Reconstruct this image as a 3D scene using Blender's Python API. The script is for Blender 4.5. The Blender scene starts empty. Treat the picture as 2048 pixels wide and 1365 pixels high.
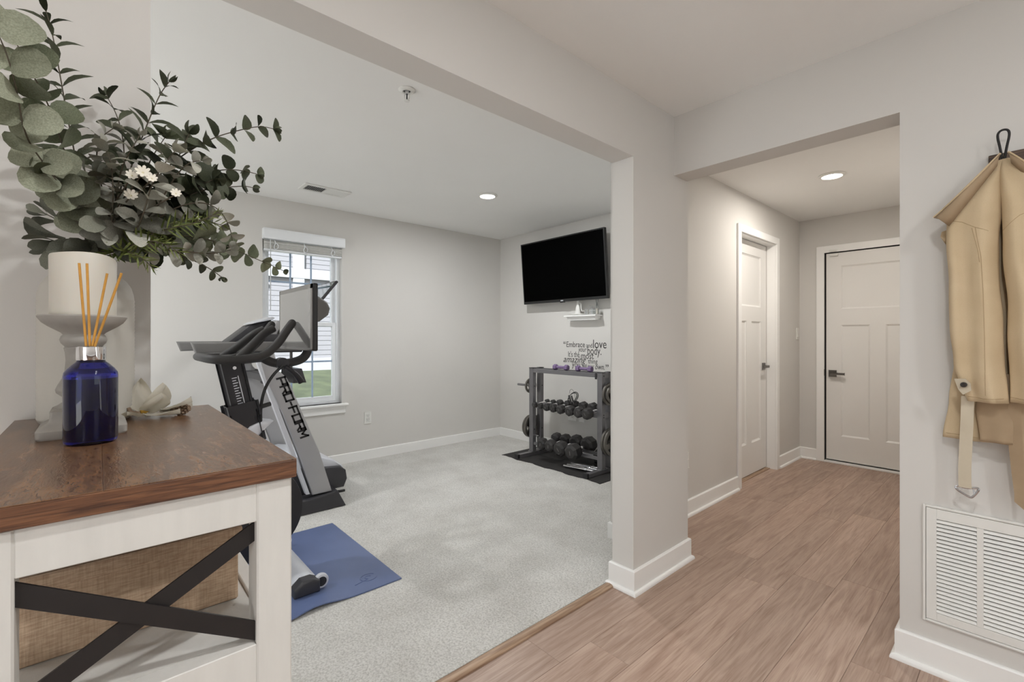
import bpy, bmesh, math, random
from mathutils import Vector, Matrix, Euler, noise

# ---------------------------------------------------------------- camera, sky, exposure
scn = bpy.context.scene
COL = scn.collection
CAM_Z = 1.22
cam_d = bpy.data.cameras.new('camera')
cam = bpy.data.objects.new('camera', cam_d)
COL.objects.link(cam)
cam.location = (0, 0, CAM_Z)
cam.rotation_euler = (math.radians(90), 0, math.radians(48.178))
cam_d.sensor_fit = 'HORIZONTAL'
cam_d.sensor_width = 36
cam_d.lens = 36 * 925.4 / 2048
cam_d.shift_y = -8 / 2048
cam_d.clip_start = 0.02
scn.camera = cam

scn.view_settings.view_transform = 'Standard'
scn.view_settings.look = 'None'
scn.view_settings.gamma = 1
scn.view_settings.use_curve_mapping = False
scn.view_settings.exposure = 0.40

world = bpy.data.worlds.new('overcast_sky')
scn.world = world
world.use_nodes = True
bg = world.node_tree.nodes['Background']
bg.inputs['Color'].default_value = (0.88, 0.94, 1.0, 1)
bg.inputs['Strength'].default_value = 1.2

sun_d = bpy.data.lights.new('sun', 'SUN')
sun_d.energy = 15.0
sun_d.angle = math.radians(3)
sun_d.color = (.97, .985, 1.0)
sun = bpy.data.objects.new('sun', sun_d)
COL.objects.link(sun)
sun.rotation_euler = Vector((-.45, .55, -.72)).to_track_quat('-Z', 'Y').to_euler()

GYM_LAMP, HALL_LAMP, MAIN_LAMP = 17.0, 11.0, 9.5

# ---------------------------------------------------------------- materials
M = {}

def s2l(c):
    return tuple(((v / 255) / 12.92 if v / 255 <= 0.04045 else ((v / 255 + 0.055) / 1.055) ** 2.4) for v in c)

def pm(name, col, rough=0.5, metal=0.0, var=0.06, vscale=6.0, bump=0.0, bscale=150.0, spec=0.5,
       coat=0.0, sheen=0.0, trans=0.0, stretch=(1, 1, 1), ior=1.45, detail=3.0):
    """Principled material whose colour and relief come from object-space noise."""
    m = bpy.data.materials.new(name)
    m.use_nodes = True
    nt = m.node_tree
    n, l = nt.nodes, nt.links
    b = n['Principled BSDF']
    b.inputs['Roughness'].default_value = rough
    b.inputs['Metallic'].default_value = metal
    b.inputs['Specular IOR Level'].default_value = spec
    b.inputs['Coat Weight'].default_value = coat
    b.inputs['Sheen Weight'].default_value = sheen
    b.inputs['Transmission Weight'].default_value = trans
    b.inputs['IOR'].default_value = ior
    tc = n.new('ShaderNodeTexCoord')
    mp = n.new('ShaderNodeMapping')
    mp.inputs['Scale'].default_value = stretch
    l.new(tc.outputs['Object'], mp.inputs['Vector'])
    nz = n.new('ShaderNodeTexNoise')
    nz.inputs['Scale'].default_value = vscale
    nz.inputs['Detail'].default_value = detail
    l.new(mp.outputs['Vector'], nz.inputs['Vector'])
    rp = n.new('ShaderNodeValToRGB')
    rp.color_ramp.elements[0].position = 0.3
    rp.color_ramp.elements[1].position = 0.7
    rp.color_ramp.elements[0].color = (*[max(0, c * (1 - var)) for c in col], 1)
    rp.color_ramp.elements[1].color = (*[min(1, c * (1 + var)) for c in col], 1)
    l.new(nz.outputs['Fac'], rp.inputs['Fac'])
    l.new(rp.outputs['Color'], b.inputs['Base Color'])
    if bump:
        bz = n.new('ShaderNodeTexNoise')
        bz.inputs['Scale'].default_value = bscale
        bz.inputs['Detail'].default_value = 2.0
        l.new(mp.outputs['Vector'], bz.inputs['Vector'])
        bp = n.new('ShaderNodeBump')
        bp.inputs['Strength'].default_value = bump
        bp.inputs['Distance'].default_value = 0.002
        l.new(bz.outputs['Fac'], bp.inputs['Height'])
        l.new(bp.outputs['Normal'], b.inputs['Normal'])
    M[name] = m
    return m

def two_tone(name, c0, c1, scale=4, stretch=(1, 1, 1), rough=.5, lo=.4, hi=.6, bump=.1, detail=6, distort=0.0,
             random_offset=True, rough_var=0.0, c2=None, fine=None):
    """Grain: stretched noise between two tones, shifted per object, with optional fine dark pores."""
    m = bpy.data.materials.new(name)
    m.use_nodes = True
    n, l = m.node_tree.nodes, m.node_tree.links
    b = n['Principled BSDF']
    b.inputs['Roughness'].default_value = rough
    tc = n.new('ShaderNodeTexCoord')
    vec = tc.outputs['Object']
    if random_offset:
        oi = n.new('ShaderNodeObjectInfo')
        mul = n.new('ShaderNodeMath'); mul.operation = 'MULTIPLY'; mul.inputs[1].default_value = 37.0
        l.new(oi.outputs['Random'], mul.inputs[0])
        cb = n.new('ShaderNodeCombineXYZ')
        for k in range(3):
            l.new(mul.outputs[0], cb.inputs[k])
        ad = n.new('ShaderNodeVectorMath'); ad.operation = 'ADD'
        l.new(vec, ad.inputs[0]); l.new(cb.outputs[0], ad.inputs[1])
        vec = ad.outputs[0]
    mp = n.new('ShaderNodeMapping')
    mp.inputs['Scale'].default_value = stretch
    l.new(vec, mp.inputs['Vector'])
    nz = n.new('ShaderNodeTexNoise')
    nz.inputs['Scale'].default_value = scale
    nz.inputs['Detail'].default_value = detail
    nz.inputs['Distortion'].default_value = distort
    l.new(mp.outputs['Vector'], nz.inputs['Vector'])
    rp = n.new('ShaderNodeValToRGB')
    rp.color_ramp.elements[0].position = lo
    rp.color_ramp.elements[1].position = hi
    rp.color_ramp.elements[0].color = (*c0, 1)
    rp.color_ramp.elements[1].color = (*c1, 1)
    if c2:
        e = rp.color_ramp.elements.new((lo + hi) / 2)
        e.color = (*c2, 1)
    l.new(nz.outputs['Fac'], rp.inputs['Fac'])
    colour = rp.outputs['Color']
    if fine:
        fmp = n.new('ShaderNodeMapping'); fmp.inputs['Scale'].default_value = fine['stretch']
        l.new(vec, fmp.inputs['Vector'])
        fz = n.new('ShaderNodeTexNoise'); fz.inputs['Scale'].default_value = fine['scale']
        fz.inputs['Detail'].default_value = 5; fz.inputs['Distortion'].default_value = fine.get('distort', 0)
        l.new(fmp.outputs['Vector'], fz.inputs['Vector'])
        fr = n.new('ShaderNodeValToRGB')
        fr.color_ramp.elements[0].position = fine['lo']; fr.color_ramp.elements[1].position = fine['hi']
        fr.color_ramp.elements[0].color = (*fine['dark'], 1); fr.color_ramp.elements[1].color = (1, 1, 1, 1)
        l.new(fz.outputs['Fac'], fr.inputs['Fac'])
        mx = n.new('ShaderNodeMix'); mx.data_type = 'RGBA'; mx.blend_type = 'MULTIPLY'
        mx.inputs['Factor'].default_value = 1
        l.new(colour, mx.inputs['A']); l.new(fr.outputs['Color'], mx.inputs['B'])
        colour = mx.outputs['Result']
    if random_offset:
        hv = n.new('ShaderNodeHueSaturation')
        mr = n.new('ShaderNodeMapRange'); mr.inputs['To Min'].default_value = .88; mr.inputs['To Max'].default_value = 1.1
        l.new(oi.outputs['Random'], mr.inputs['Value'])
        l.new(mr.outputs['Result'], hv.inputs['Value']); l.new(colour, hv.inputs['Color'])
        colour = hv.outputs['Color']
    l.new(colour, b.inputs['Base Color'])
    bp = n.new('ShaderNodeBump'); bp.inputs['Strength'].default_value = bump; bp.inputs['Distance'].default_value = .002
    src = fz.outputs['Fac'] if fine else nz.outputs['Fac']
    l.new(src, bp.inputs['Height']); l.new(bp.outputs['Normal'], b.inputs['Normal'])
    M[name] = m
    return m

def thin_glass(name, tint=(1, 1, 1), gloss=.08):
    m = bpy.data.materials.new(name)
    m.use_nodes = True
    n, l = m.node_tree.nodes, m.node_tree.links
    n.remove(n['Principled BSDF'])
    t = n.new('ShaderNodeBsdfTransparent'); t.inputs['Color'].default_value = (*tint, 1)
    g = n.new('ShaderNodeBsdfGlossy'); g.inputs['Roughness'].default_value = .02
    x = n.new('ShaderNodeMixShader'); x.inputs['Fac'].default_value = gloss
    l.new(t.outputs[0], x.inputs[1]); l.new(g.outputs[0], x.inputs[2])
    l.new(x.outputs[0], n['Material Output'].inputs['Surface'])
    M[name] = m

def emit(name, col, strength):
    m = bpy.data.materials.new(name)
    m.use_nodes = True
    b = m.node_tree.nodes['Principled BSDF']
    b.inputs['Emission Color'].default_value = (*col, 1)
    b.inputs['Emission Strength'].default_value = strength
    M[name] = m

def make_materials():
    pm('wall_paint', s2l((217, 214, 209)), .75, var=.012, vscale=2, bump=.05, bscale=320)
    pm('ceiling_paint', s2l((243, 242, 239)), .85, var=.01, vscale=2, bump=.05, bscale=260)
    pm('trim_paint', s2l((246, 245, 242)), .38, var=.01, vscale=3)
    pm('door_paint', s2l((236, 234, 230)), .42, var=.01, vscale=3)
    pm('vinyl_white', s2l((238, 240, 242)), .35, var=.01)
    pm('plastic_white', s2l((232, 231, 226)), .35, var=.01)
    pm('blind_white', s2l((228, 227, 222)), .5, var=.03, vscale=40)
    pm('muntin_grey', s2l((160, 178, 200)), .4, var=.02)
    two_tone('plank_wood', s2l((159, 131, 114)), s2l((195, 170, 153)), scale=3.2, stretch=(9, .75, 4), rough=.42,
             lo=.28, hi=.74, bump=.12, detail=7, distort=1.3,
             fine=dict(stretch=(70, 2.2, 30), scale=3.0, lo=.3, hi=.52, dark=(.80, .76, .72), distort=.4))
    two_tone('strip_wood', s2l((140, 112, 90)), s2l((172, 145, 120)), scale=5, stretch=(20, 1, 10), rough=.45, bump=.1)
    two_tone('subfloor', s2l((80, 62, 50)), s2l((92, 72, 60)), scale=5, random_offset=False)
    two_tone('top_wood', s2l((88, 63, 45)), s2l((132, 98, 70)), scale=6, stretch=(2.2, 9, 6), rough=.27, lo=.3, hi=.72,
             bump=.25, detail=6, distort=1.0,
             fine=dict(stretch=(7, 30, 10), scale=9, lo=.33, hi=.42, dark=(.42, .36, .32), distort=.8))
    two_tone('edge_wood', s2l((66, 40, 27)), s2l((122, 82, 55)), scale=6, stretch=(5, 3, 45), rough=.45, lo=.3, hi=.7,
             bump=.25, detail=5, distort=.6)
    two_tone('dark_board_wood', s2l((62, 48, 38)), s2l((98, 78, 62)), scale=6, stretch=(2, 8, 30), rough=.6, bump=.3)
    pm('cabinet_white', s2l((208, 205, 199)), .55, var=.03, vscale=14, stretch=(4, 4, .6), bump=.12, bscale=70)
    pm('strap_black', s2l((34, 30, 29)), .5, var=.08, vscale=30)
    two_tone('linen', s2l((178, 150, 124)), s2l((208, 182, 154)), scale=60, stretch=(1, 1, 9), rough=.9, lo=.3, hi=.7,
             bump=.4, detail=3, random_offset=False, fine=dict(stretch=(9, 9, .7), scale=55, lo=.3, hi=.6, dark=(.84, .82, .80)))
    pm('candle_wax', s2l((208, 202, 190)), .45, var=.02, vscale=5)
    M['candle_wax'].node_tree.nodes['Principled BSDF'].inputs['Subsurface Weight'].default_value = .25
    M['candle_wax'].node_tree.nodes['Principled BSDF'].inputs['Subsurface Radius'].default_value = (.02, .012, .007)
    two_tone('stone_grey', s2l((134, 130, 124)), s2l((178, 173, 165)), scale=9, rough=.8, lo=.35, hi=.65, bump=.3, random_offset=False)
    pm('vase_white', s2l((192, 188, 179)), .6, var=.03, vscale=12, bump=.15, bscale=90)
    pm('chrome', (.82, .82, .84), .06, 1, var=.01)
    pm('nickel', s2l((120, 116, 112)), .3, 1, var=.03)
    pm('steel_bright', (.66, .66, .68), .22, 1, var=.04)
    pm('steel_plate', s2l((116, 112, 106)), .38, .85, var=.12, vscale=14)
    pm('reed_wood', s2l((200, 146, 66)), .7, var=.12, vscale=60)
    g = pm('cobalt_glass', (.035, .045, .62), .03, var=.02, trans=1.0, ior=1.5)
    g2 = pm('cobalt_liquid', (.006, .007, .07), .05, var=.02, trans=.35, ior=1.36)
    thin_glass('pane_glass', (.97, .99, .985), .06)
    thin_glass('clear_glass', (.93, .95, .95), .18)
    thin_glass('candle_glass', (.95, .95, .95), .1)
    two_tone('leaf_green', s2l((102, 109, 84)), s2l((138, 144, 116)), scale=25, rough=.62, lo=.3, hi=.7, bump=.15)
    two_tone('leaf_dark', s2l((76, 81, 62)), s2l((104, 110, 86)), scale=25, rough=.55, lo=.3, hi=.7, bump=.15)
    two_tone('leaf_sage', s2l((134, 138, 116)), s2l((168, 170, 148)), scale=22, rough=.7, lo=.3, hi=.7, bump=.2)
    two_tone('leaf_pale', s2l((164, 163, 150)), s2l((196, 194, 181)), scale=30, rough=.85, lo=.3, hi=.7, bump=.3)
    two_tone('leaf_fuzzy', s2l((112, 114, 100)), s2l((146, 146, 132)), scale=60, rough=.9, lo=.3, hi=.7, bump=.4)
    two_tone('leaf_fern', s2l((104, 116, 58)), s2l((146, 156, 90)), scale=20, rough=.6, lo=.3, hi=.7, bump=.1)
    for k in ('leaf_green', 'leaf_dark', 'leaf_sage', 'leaf_fern'):
        bb = M[k].node_tree.nodes['Principled BSDF']
        bb.inputs['Transmission Weight'].default_value = 0.0
    pm('stem_brown', s2l((82, 74, 60)), .7, var=.15, vscale=40)
    pm('petal_white', s2l((235, 229, 215)), .6, var=.05, vscale=25)
    pm('petal_yellow', s2l((214, 168, 70)), .6, var=.1, vscale=50)
    pm('petal_cream', s2l((214, 205, 172)), .6, var=.1, vscale=50)
    two_tone('pinecone_brown', s2l((104, 84, 66)), s2l((150, 128, 106)), scale=60, rough=.8)
    pm('rubber_black', s2l((42, 41, 43)), .62, var=.08, vscale=20, bump=.15, bscale=120)
    pm('frame_black', s2l((46, 45, 48)), .35, .2, var=.05, vscale=20)
    pm('grip_black', s2l((48, 46, 45)), .6, var=.06, vscale=30, bump=.2, bscale=220)
    pm('rack_grey', s2l((122, 120, 122)), .34, .5, var=.05, vscale=15)
    pm('hex_rubber', s2l((52, 50, 49)), .6, var=.08, vscale=30, bump=.12, bscale=160)
    pm('silver_paint', s2l((176, 175, 176)), .4, .35, var=.02, vscale=9)
    pm('silver_light', s2l((214, 216, 222)), .28, .15, var=.02, vscale=9)
    pm('dark_plastic', s2l((58, 57, 60)), .42, var=.05, vscale=14)
    pm('mid_plastic', s2l((112, 110, 108)), .5, var=.04, vscale=14)
    pm('screen_reflect_grey', s2l((120, 118, 116)), .06, var=.01, coat=1)  # grey base stands in for the bright room mirrored in a black screen
    pm('screen_black', (.0008, .0008, .0008), .5, var=.01, spec=.02)
    pm('bezel_grey', s2l((120, 117, 113)), .3, .3, var=.02)
    pm('bezel_black', s2l((34, 33, 33)), .3, var=.02)
    pm('tablet_lawn_tint', s2l((40, 60, 48)), .04, var=.01, coat=1)  # green base colour stands in for the lawn reflected in the glass
    pm('mat_sky_tint', s2l((98, 112, 150)), .30, var=.10, vscale=5, bump=.35, bscale=420)  # blue-grey rubber, base made bluer to stand in for sky reflection
    pm('mat_black', s2l((48, 46, 45)), .85, var=.12, vscale=9, bump=.3, bscale=300)
    pm('purple_vinyl', s2l((124, 104, 140)), .5, var=.05, vscale=20)
    pm('decal_black', s2l((62, 60, 58)), .7, var=.02)
    pm('lettering_black', s2l((26, 25, 26)), .4, var=.02)
    pm('cable_black', s2l((28, 28, 28)), .5, var=.02)
    pm('wire_black', s2l((36, 34, 33)), .45, .3, var=.05)
    two_tone('coat_cotton', s2l((196, 174, 140)), s2l((210, 189, 156)), scale=7, rough=.85, lo=.3, hi=.7, bump=.1, detail=3,
             random_offset=False, fine=dict(stretch=(1, 1, 1), scale=420, lo=.2, hi=.5, dark=(.93, .92, .9)))
    two_tone('coat_taupe_shade', s2l((158, 135, 107)), s2l((176, 153, 124)), scale=7, rough=.85, lo=.3, hi=.7, bump=.1, random_offset=False)  # shade painted into the collar inside; own tone of inner panel and belt end
    two_tone('belt_cotton', s2l((200, 188, 166)), s2l((214, 203, 182)), scale=9, rough=.85, lo=.3, hi=.7, bump=.1, random_offset=False)
    pm('stitch_thread', s2l((176, 152, 118)), .9, var=.04)
    pm('button_dark', s2l((50, 44, 40)), .3, var=.2, vscale=80)
    pm('grille_shadow', s2l((70, 69, 68)), .8, var=.02)
    pm('vent_dark', s2l((70, 70, 70)), .8, var=.02)
    pm('siding', s2l((126, 124, 128)), .6, var=.03, vscale=3)
    pm('siding_trim', s2l((152, 152, 156)), .5, var=.02)
    two_tone('lawn', s2l((40, 47, 29)), s2l((58, 65, 42)), scale=3, rough=.9, lo=.35, hi=.65, bump=.5, random_offset=False)
    pm('concrete', s2l((206, 205, 202)), .85, var=.06, vscale=4)
    # carpet: soft speckle, brushed patches and real relief from bump
    m = bpy.data.materials.new('carpet'); m.use_nodes = True
    n, l = m.node_tree.nodes, m.node_tree.links
    b = n['Principled BSDF']; b.inputs['Roughness'].default_value = .95; b.inputs['Sheen Weight'].default_value = .25
    b.inputs['Specular IOR Level'].default_value = .1
    tc = n.new('ShaderNodeTexCoord')
    a = n.new('ShaderNodeTexNoise'); a.inputs['Scale'].default_value = 4; a.inputs['Detail'].default_value = 5
    f = n.new('ShaderNodeTexNoise'); f.inputs['Scale'].default_value = 120; f.inputs['Detail'].default_value = 4
    f.inputs['Roughness'].default_value = .7
    l.new(tc.outputs['Object'], a.inputs['Vector']); l.new(tc.outputs['Object'], f.inputs['Vector'])
    r1 = n.new('ShaderNodeValToRGB'); r1.color_ramp.elements[0].position = .3; r1.color_ramp.elements[1].position = .7
    r1.color_ramp.elements[0].color = (*s2l((212, 209, 203)), 1); r1.color_ramp.elements[1].color = (*s2l((231, 229, 224)), 1)
    r2 = n.new('ShaderNodeValToRGB'); r2.color_ramp.elements[0].position = .3; r2.color_ramp.elements[1].position = .6
    r2.color_ramp.elements[0].color = (.58, .57, .55, 1); r2.color_ramp.elements[1].color = (1, 1, 1, 1)
    l.new(a.outputs['Fac'], r1.inputs['Fac']); l.new(f.outputs['Fac'], r2.inputs['Fac'])
    mx = n.new('ShaderNodeMix'); mx.data_type = 'RGBA'; mx.blend_type = 'MULTIPLY'; mx.inputs['Factor'].default_value = 1
    l.new(r1.outputs['Color'], mx.inputs['A']); l.new(r2.outputs['Color'], mx.inputs['B'])
    l.new(mx.outputs['Result'], b.inputs['Base Color'])
    bp = n.new('ShaderNodeBump'); bp.inputs['Strength'].default_value = .9; bp.inputs['Distance'].default_value = .006
    l.new(f.outputs['Fac'], bp.inputs['Height']); l.new(bp.outputs['Normal'], b.inputs['Normal'])
    M['carpet'] = m
    emit('lamp_warm', (1.0, .93, .82), 9.0)
make_materials()

# ---------------------------------------------------------------- mesh helpers
class MB:
    """Collects shapes in one bmesh; build() links them as one mesh object."""
    def __init__(s):
        s.bm = bmesh.new()
    def _bev(s, verts, w, seg):
        if w <= 0:
            return
        es = {e for v in verts for e in v.link_edges}
        bmesh.ops.bevel(s.bm, geom=list(es), offset=w, segments=seg, profile=.5, affect='EDGES')
    def box(s, x0, x1, y0, y1, z0, z1, bev=0, seg=2, mtx=None):
        r = bmesh.ops.create_cube(s.bm, size=1)
        vs = r['verts']
        for v in vs:
            v.co = Vector(((x0 + x1) / 2 + v.co.x * (x1 - x0), (y0 + y1) / 2 + v.co.y * (y1 - y0), (z0 + z1) / 2 + v.co.z * (z1 - z0)))
            if mtx:
                v.co = mtx @ v.co
        s._bev(vs, bev, seg)
        return s
    def prism(s, pts, axis, a0, a1, bev=0, seg=2):
        """Extrude a 2-D outline: axis 'x' takes (y,z), 'y' takes (x,z), 'z' takes (x,y)."""
        def mk(p, a):
            return {'x': (a, p[0], p[1]), 'y': (p[0], a, p[1]), 'z': (p[0], p[1], a)}[axis]
        lo = [s.bm.verts.new(mk(p, a0)) for p in pts]
        hi = [s.bm.verts.new(mk(p, a1)) for p in pts]
        f0 = s.bm.faces.new(lo); f1 = s.bm.faces.new(hi[::-1])
        k = len(pts)
        for i in range(k):
            s.bm.faces.new((lo[i], hi[i], hi[(i + 1) % k], lo[(i + 1) % k]))
        bmesh.ops.recalc_face_normals(s.bm, faces=s.bm.faces[:])
        if bev:
            s.bm.edges.ensure_lookup_table()
            es = [e for f in (f0, f1) for e in f.edges]
            bmesh.ops.bevel(s.bm, geom=list(set(es)), offset=bev, segments=seg, profile=.5, affect='EDGES')
        return s
    def cyl(s, p0, p1, r0, r1=None, n=20, bev=0):
        r1 = r0 if r1 is None else r1
        p0, p1 = Vector(p0), Vector(p1)
        d = p1 - p0
        q = d.to_track_quat('Z', 'Y')
        r = bmesh.ops.create_cone(s.bm, cap_ends=True, segments=n, radius1=r0, radius2=r1, depth=d.length)
        vs = r['verts']
        if bev:
            es = [e for e in {e for v in vs for e in v.link_edges} if any(len(f.verts) > 4 for f in e.link_faces)]
            rr = bmesh.ops.bevel(s.bm, geom=es, offset=bev, segments=2, profile=.5, affect='EDGES')
            vs = list({v for f in rr['faces'] for v in f.verts} | {v for v in vs if v.is_valid})
        mt = Matrix.Translation((p0 + p1) / 2) @ q.to_matrix().to_4x4()
        for v in vs:
            v.co = mt @ v.co
        return s
    def tube(s, path, r, n=10, closed=False, smooth=0, flat=None):
        """Swept tube; r is one radius or one per point; flat=(a,b) sweeps an elliptical section."""
        P = [Vector(p) for p in path]
        R = list(r) if isinstance(r, (list, tuple)) else [r] * len(P)
        for _ in range(smooth):
            Q, S = [], []
            cnt = len(P)
            rng = range(cnt) if closed else range(cnt - 1)
            if not closed:
                Q.append(P[0]); S.append(R[0])
            for i in rng:
                a, b = P[i], P[(i + 1) % cnt]
                Q += [a.lerp(b, .25), a.lerp(b, .75)]
                S += [R[i] * .75 + R[(i + 1) % cnt] * .25, R[i] * .25 + R[(i + 1) % cnt] * .75]
            if not closed:
                Q.append(P[-1]); S.append(R[-1])
            P, R = Q, S
        rings = []
        cnt = len(P)
        up = None
        for i in range(cnt):
            if closed:
                t = (P[(i + 1) % cnt] - P[i - 1]).normalized()
            else:
                t = (P[min(i + 1, cnt - 1)] - P[max(i - 1, 0)]).normalized()
            if up is None:
                up = Vector((0, 0, 1)) if abs(t.z) < .9 else Vector((1, 0, 0))
            sd = t.cross(up)
            if sd.length < 1e-5:
                sd = t.cross(Vector((0, 1, 0)))
            sd.normalize()
            up = sd.cross(t).normalized()
            fa, fb = flat or (1, 1)
            rings.append([s.bm.verts.new(P[i] + (sd * math.cos(k * 2 * math.pi / n) * fa + up * math.sin(k * 2 * math.pi / n) * fb) * R[i]) for k in range(n)])
        for i in range(cnt if closed else cnt - 1):
            a, b = rings[i], rings[(i + 1) % cnt]
            for k in range(n):
                s.bm.faces.new((a[k], a[(k + 1) % n], b[(k + 1) % n], b[k]))
        if not closed:
            s.bm.faces.new(rings[0][::-1]); s.bm.faces.new(rings[-1])
        return s
    def lathe(s, prof, c=(0, 0, 0), n=40, squash=(1, 1)):
        """Revolve (radius, z) pairs about the vertical through c."""
        rings = []
        for r, z in prof:
            if r < 1e-6:
                rings.append([s.bm.verts.new((c[0], c[1], c[2] + z))])
            else:
                rings.append([s.bm.verts.new((c[0] + r * squash[0] * math.cos(2 * math.pi * k / n), c[1] + r * squash[1] * math.sin(2 * math.pi * k / n), c[2] + z)) for k in range(n)])
        for a, b in zip(rings, rings[1:]):
            for k in range(n):
                k2 = (k + 1) % n
                if len(a) == 1 and len(b) == 1:
                    continue
                if len(a) == 1:
                    s.bm.faces.new((a[0], b[k], b[k2]))
                elif len(b) == 1:
                    s.bm.faces.new((a[k2], a[k], b[0]))
                else:
                    s.bm.faces.new((a[k], b[k], b[k2], a[k2]))
        bmesh.ops.recalc_face_normals(s.bm, faces=s.bm.faces[:])
        return s
    def loft(s, rings, cap=True, closed=True):
        """Skin a list of equal-length point rings."""
        V = [[s.bm.verts.new(p) for p in r] for r in rings]
        k = len(V[0])
        for a, b in zip(V, V[1:]):
            for i in range(k if closed else k - 1):
                s.bm.faces.new((a[i], a[(i + 1) % k], b[(i + 1) % k], b[i]))
        if cap and closed:
            s.bm.faces.new(V[0][::-1]); s.bm.faces.new(V[-1])
        bmesh.ops.recalc_face_normals(s.bm, faces=s.bm.faces[:])
        return s
    def ball(s, c, r, n=12, sc=(1, 1, 1)):
        q = bmesh.ops.create_uvsphere(s.bm, u_segments=n, v_segments=max(6, n * 2 // 3), radius=r)
        for v in q['verts']:
            v.co = Vector((v.co.x * sc[0], v.co.y * sc[1], v.co.z * sc[2])) + Vector(c)
        return s
    def xform(s, mtx):
        bmesh.ops.transform(s.bm, matrix=mtx, verts=s.bm.verts[:])
        return s
    def mesh(s, name, mat, smooth=False):
        me = bpy.data.meshes.new(name)
        s.bm.to_mesh(me)
        s.bm.free()
        me.materials.append(M[mat] if isinstance(mat, str) else mat)
        if smooth:
            me.polygons.foreach_set('use_smooth', [True] * len(me.polygons))
            if smooth != 'all':
                try:
                    me.set_sharp_from_angle(angle=math.radians(38))
                except Exception:
                    pass
        return me
    def build(s, name, mat, parent=None, smooth=False, **kw):
        return put(name, s.mesh(name, mat, smooth), parent, **kw)

def wm(o):
    """World matrix without waiting for the dependency graph."""
    m = o.matrix_basis.copy()
    return m if o.parent is None else wm(o.parent) @ o.matrix_parent_inverse @ m

def put(name, me, parent=None, loc=None, rot=None, mtx=None, local=False, **kw):
    """Link a mesh; its coordinates are world ones unless local=True (then relative to the parent)."""
    o = bpy.data.objects.new(name, me)
    COL.objects.link(o)
    if mtx is not None:
        o.matrix_basis = mtx
    if loc is not None:
        o.location = loc
    if rot is not None:
        o.rotation_euler = rot
    if parent is not None:
        o.parent = parent
        if not local:
            o.matrix_parent_inverse = wm(parent).inverted()
    for k, v in kw.items():
        o[k] = v
    return o

def tag(o, label, cat, group=None, kind=None):
    o['label'] = label
    o['category'] = cat
    if group:
        o['group'] = group
    if kind:
        o['kind'] = kind
    return o

def thing(name, label, cat, loc=(0, 0, 0), group=None):
    o = bpy.data.objects.new(name, None)
    COL.objects.link(o)
    o.location = loc
    o.empty_display_size = .05
    return tag(o, label, cat, group)

def struct(o, label=None):
    o['kind'] = 'structure'
    if label:
        o['label'] = label
    return o

def struct_empty(name, loc, label=None):
    o = bpy.data.objects.new(name, None)
    COL.objects.link(o)
    o.location = loc
    o.empty_display_size = .05
    return struct(o, label)

def curve_text(body, size, mat, name, parent, mtx, shear=0.0, weight=0.0, depth=.0006, width=None, align='LEFT'):
    """Flat lettering as a thin mesh: text lies in its local x-y plane and mtx stands it up."""
    cu = bpy.data.curves.new(name, 'FONT')
    cu.body = body
    cu.size = size
    cu.shear = shear
    cu.offset = weight
    cu.extrude = depth
    cu.align_x = align
    cu.resolution_u = 3
    tmp = bpy.data.objects.new(name, cu)
    COL.objects.link(tmp)
    dg = bpy.context.evaluated_depsgraph_get()
    me = bpy.data.meshes.new_from_object(tmp.evaluated_get(dg))
    bpy.data.objects.remove(tmp)
    bpy.data.curves.remove(cu)
    if width:
        xs = [v.co.x for v in me.vertices]
        a, b = min(xs), max(xs)
        me.transform(Matrix.Diagonal((width / (b - a), 1, 1, 1)) @ Matrix.Translation((-a, 0, 0)))
    me.transform(mtx)
    me.materials.clear()
    me.materials.append(M[mat])
    return put(name, me, parent)

# ---------------------------------------------------------------- the setting
X1, X2 = -1.253, -1.374            # opening wall: near and far face
YC0, YC1 = 1.895, 2.42             # pier beside the opening
YR, YRB = 2.272, 2.41              # wall with the hall opening
XR = -0.328                        # its left edge beside the hall
XH, XHB = -1.556, -1.68            # left wall of the hall
YF = 5.31                          # end wall of the hall
XG, YT = -4.375, 3.72              # gym window wall, gym television wall
ZG, ZM, ZH = 2.428, 2.385, 2.392   # ceilings
BEAM, HEAD = 2.08, 2.075
YL = -2.1                          # near end of the gym
TOP = 2.46

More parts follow.
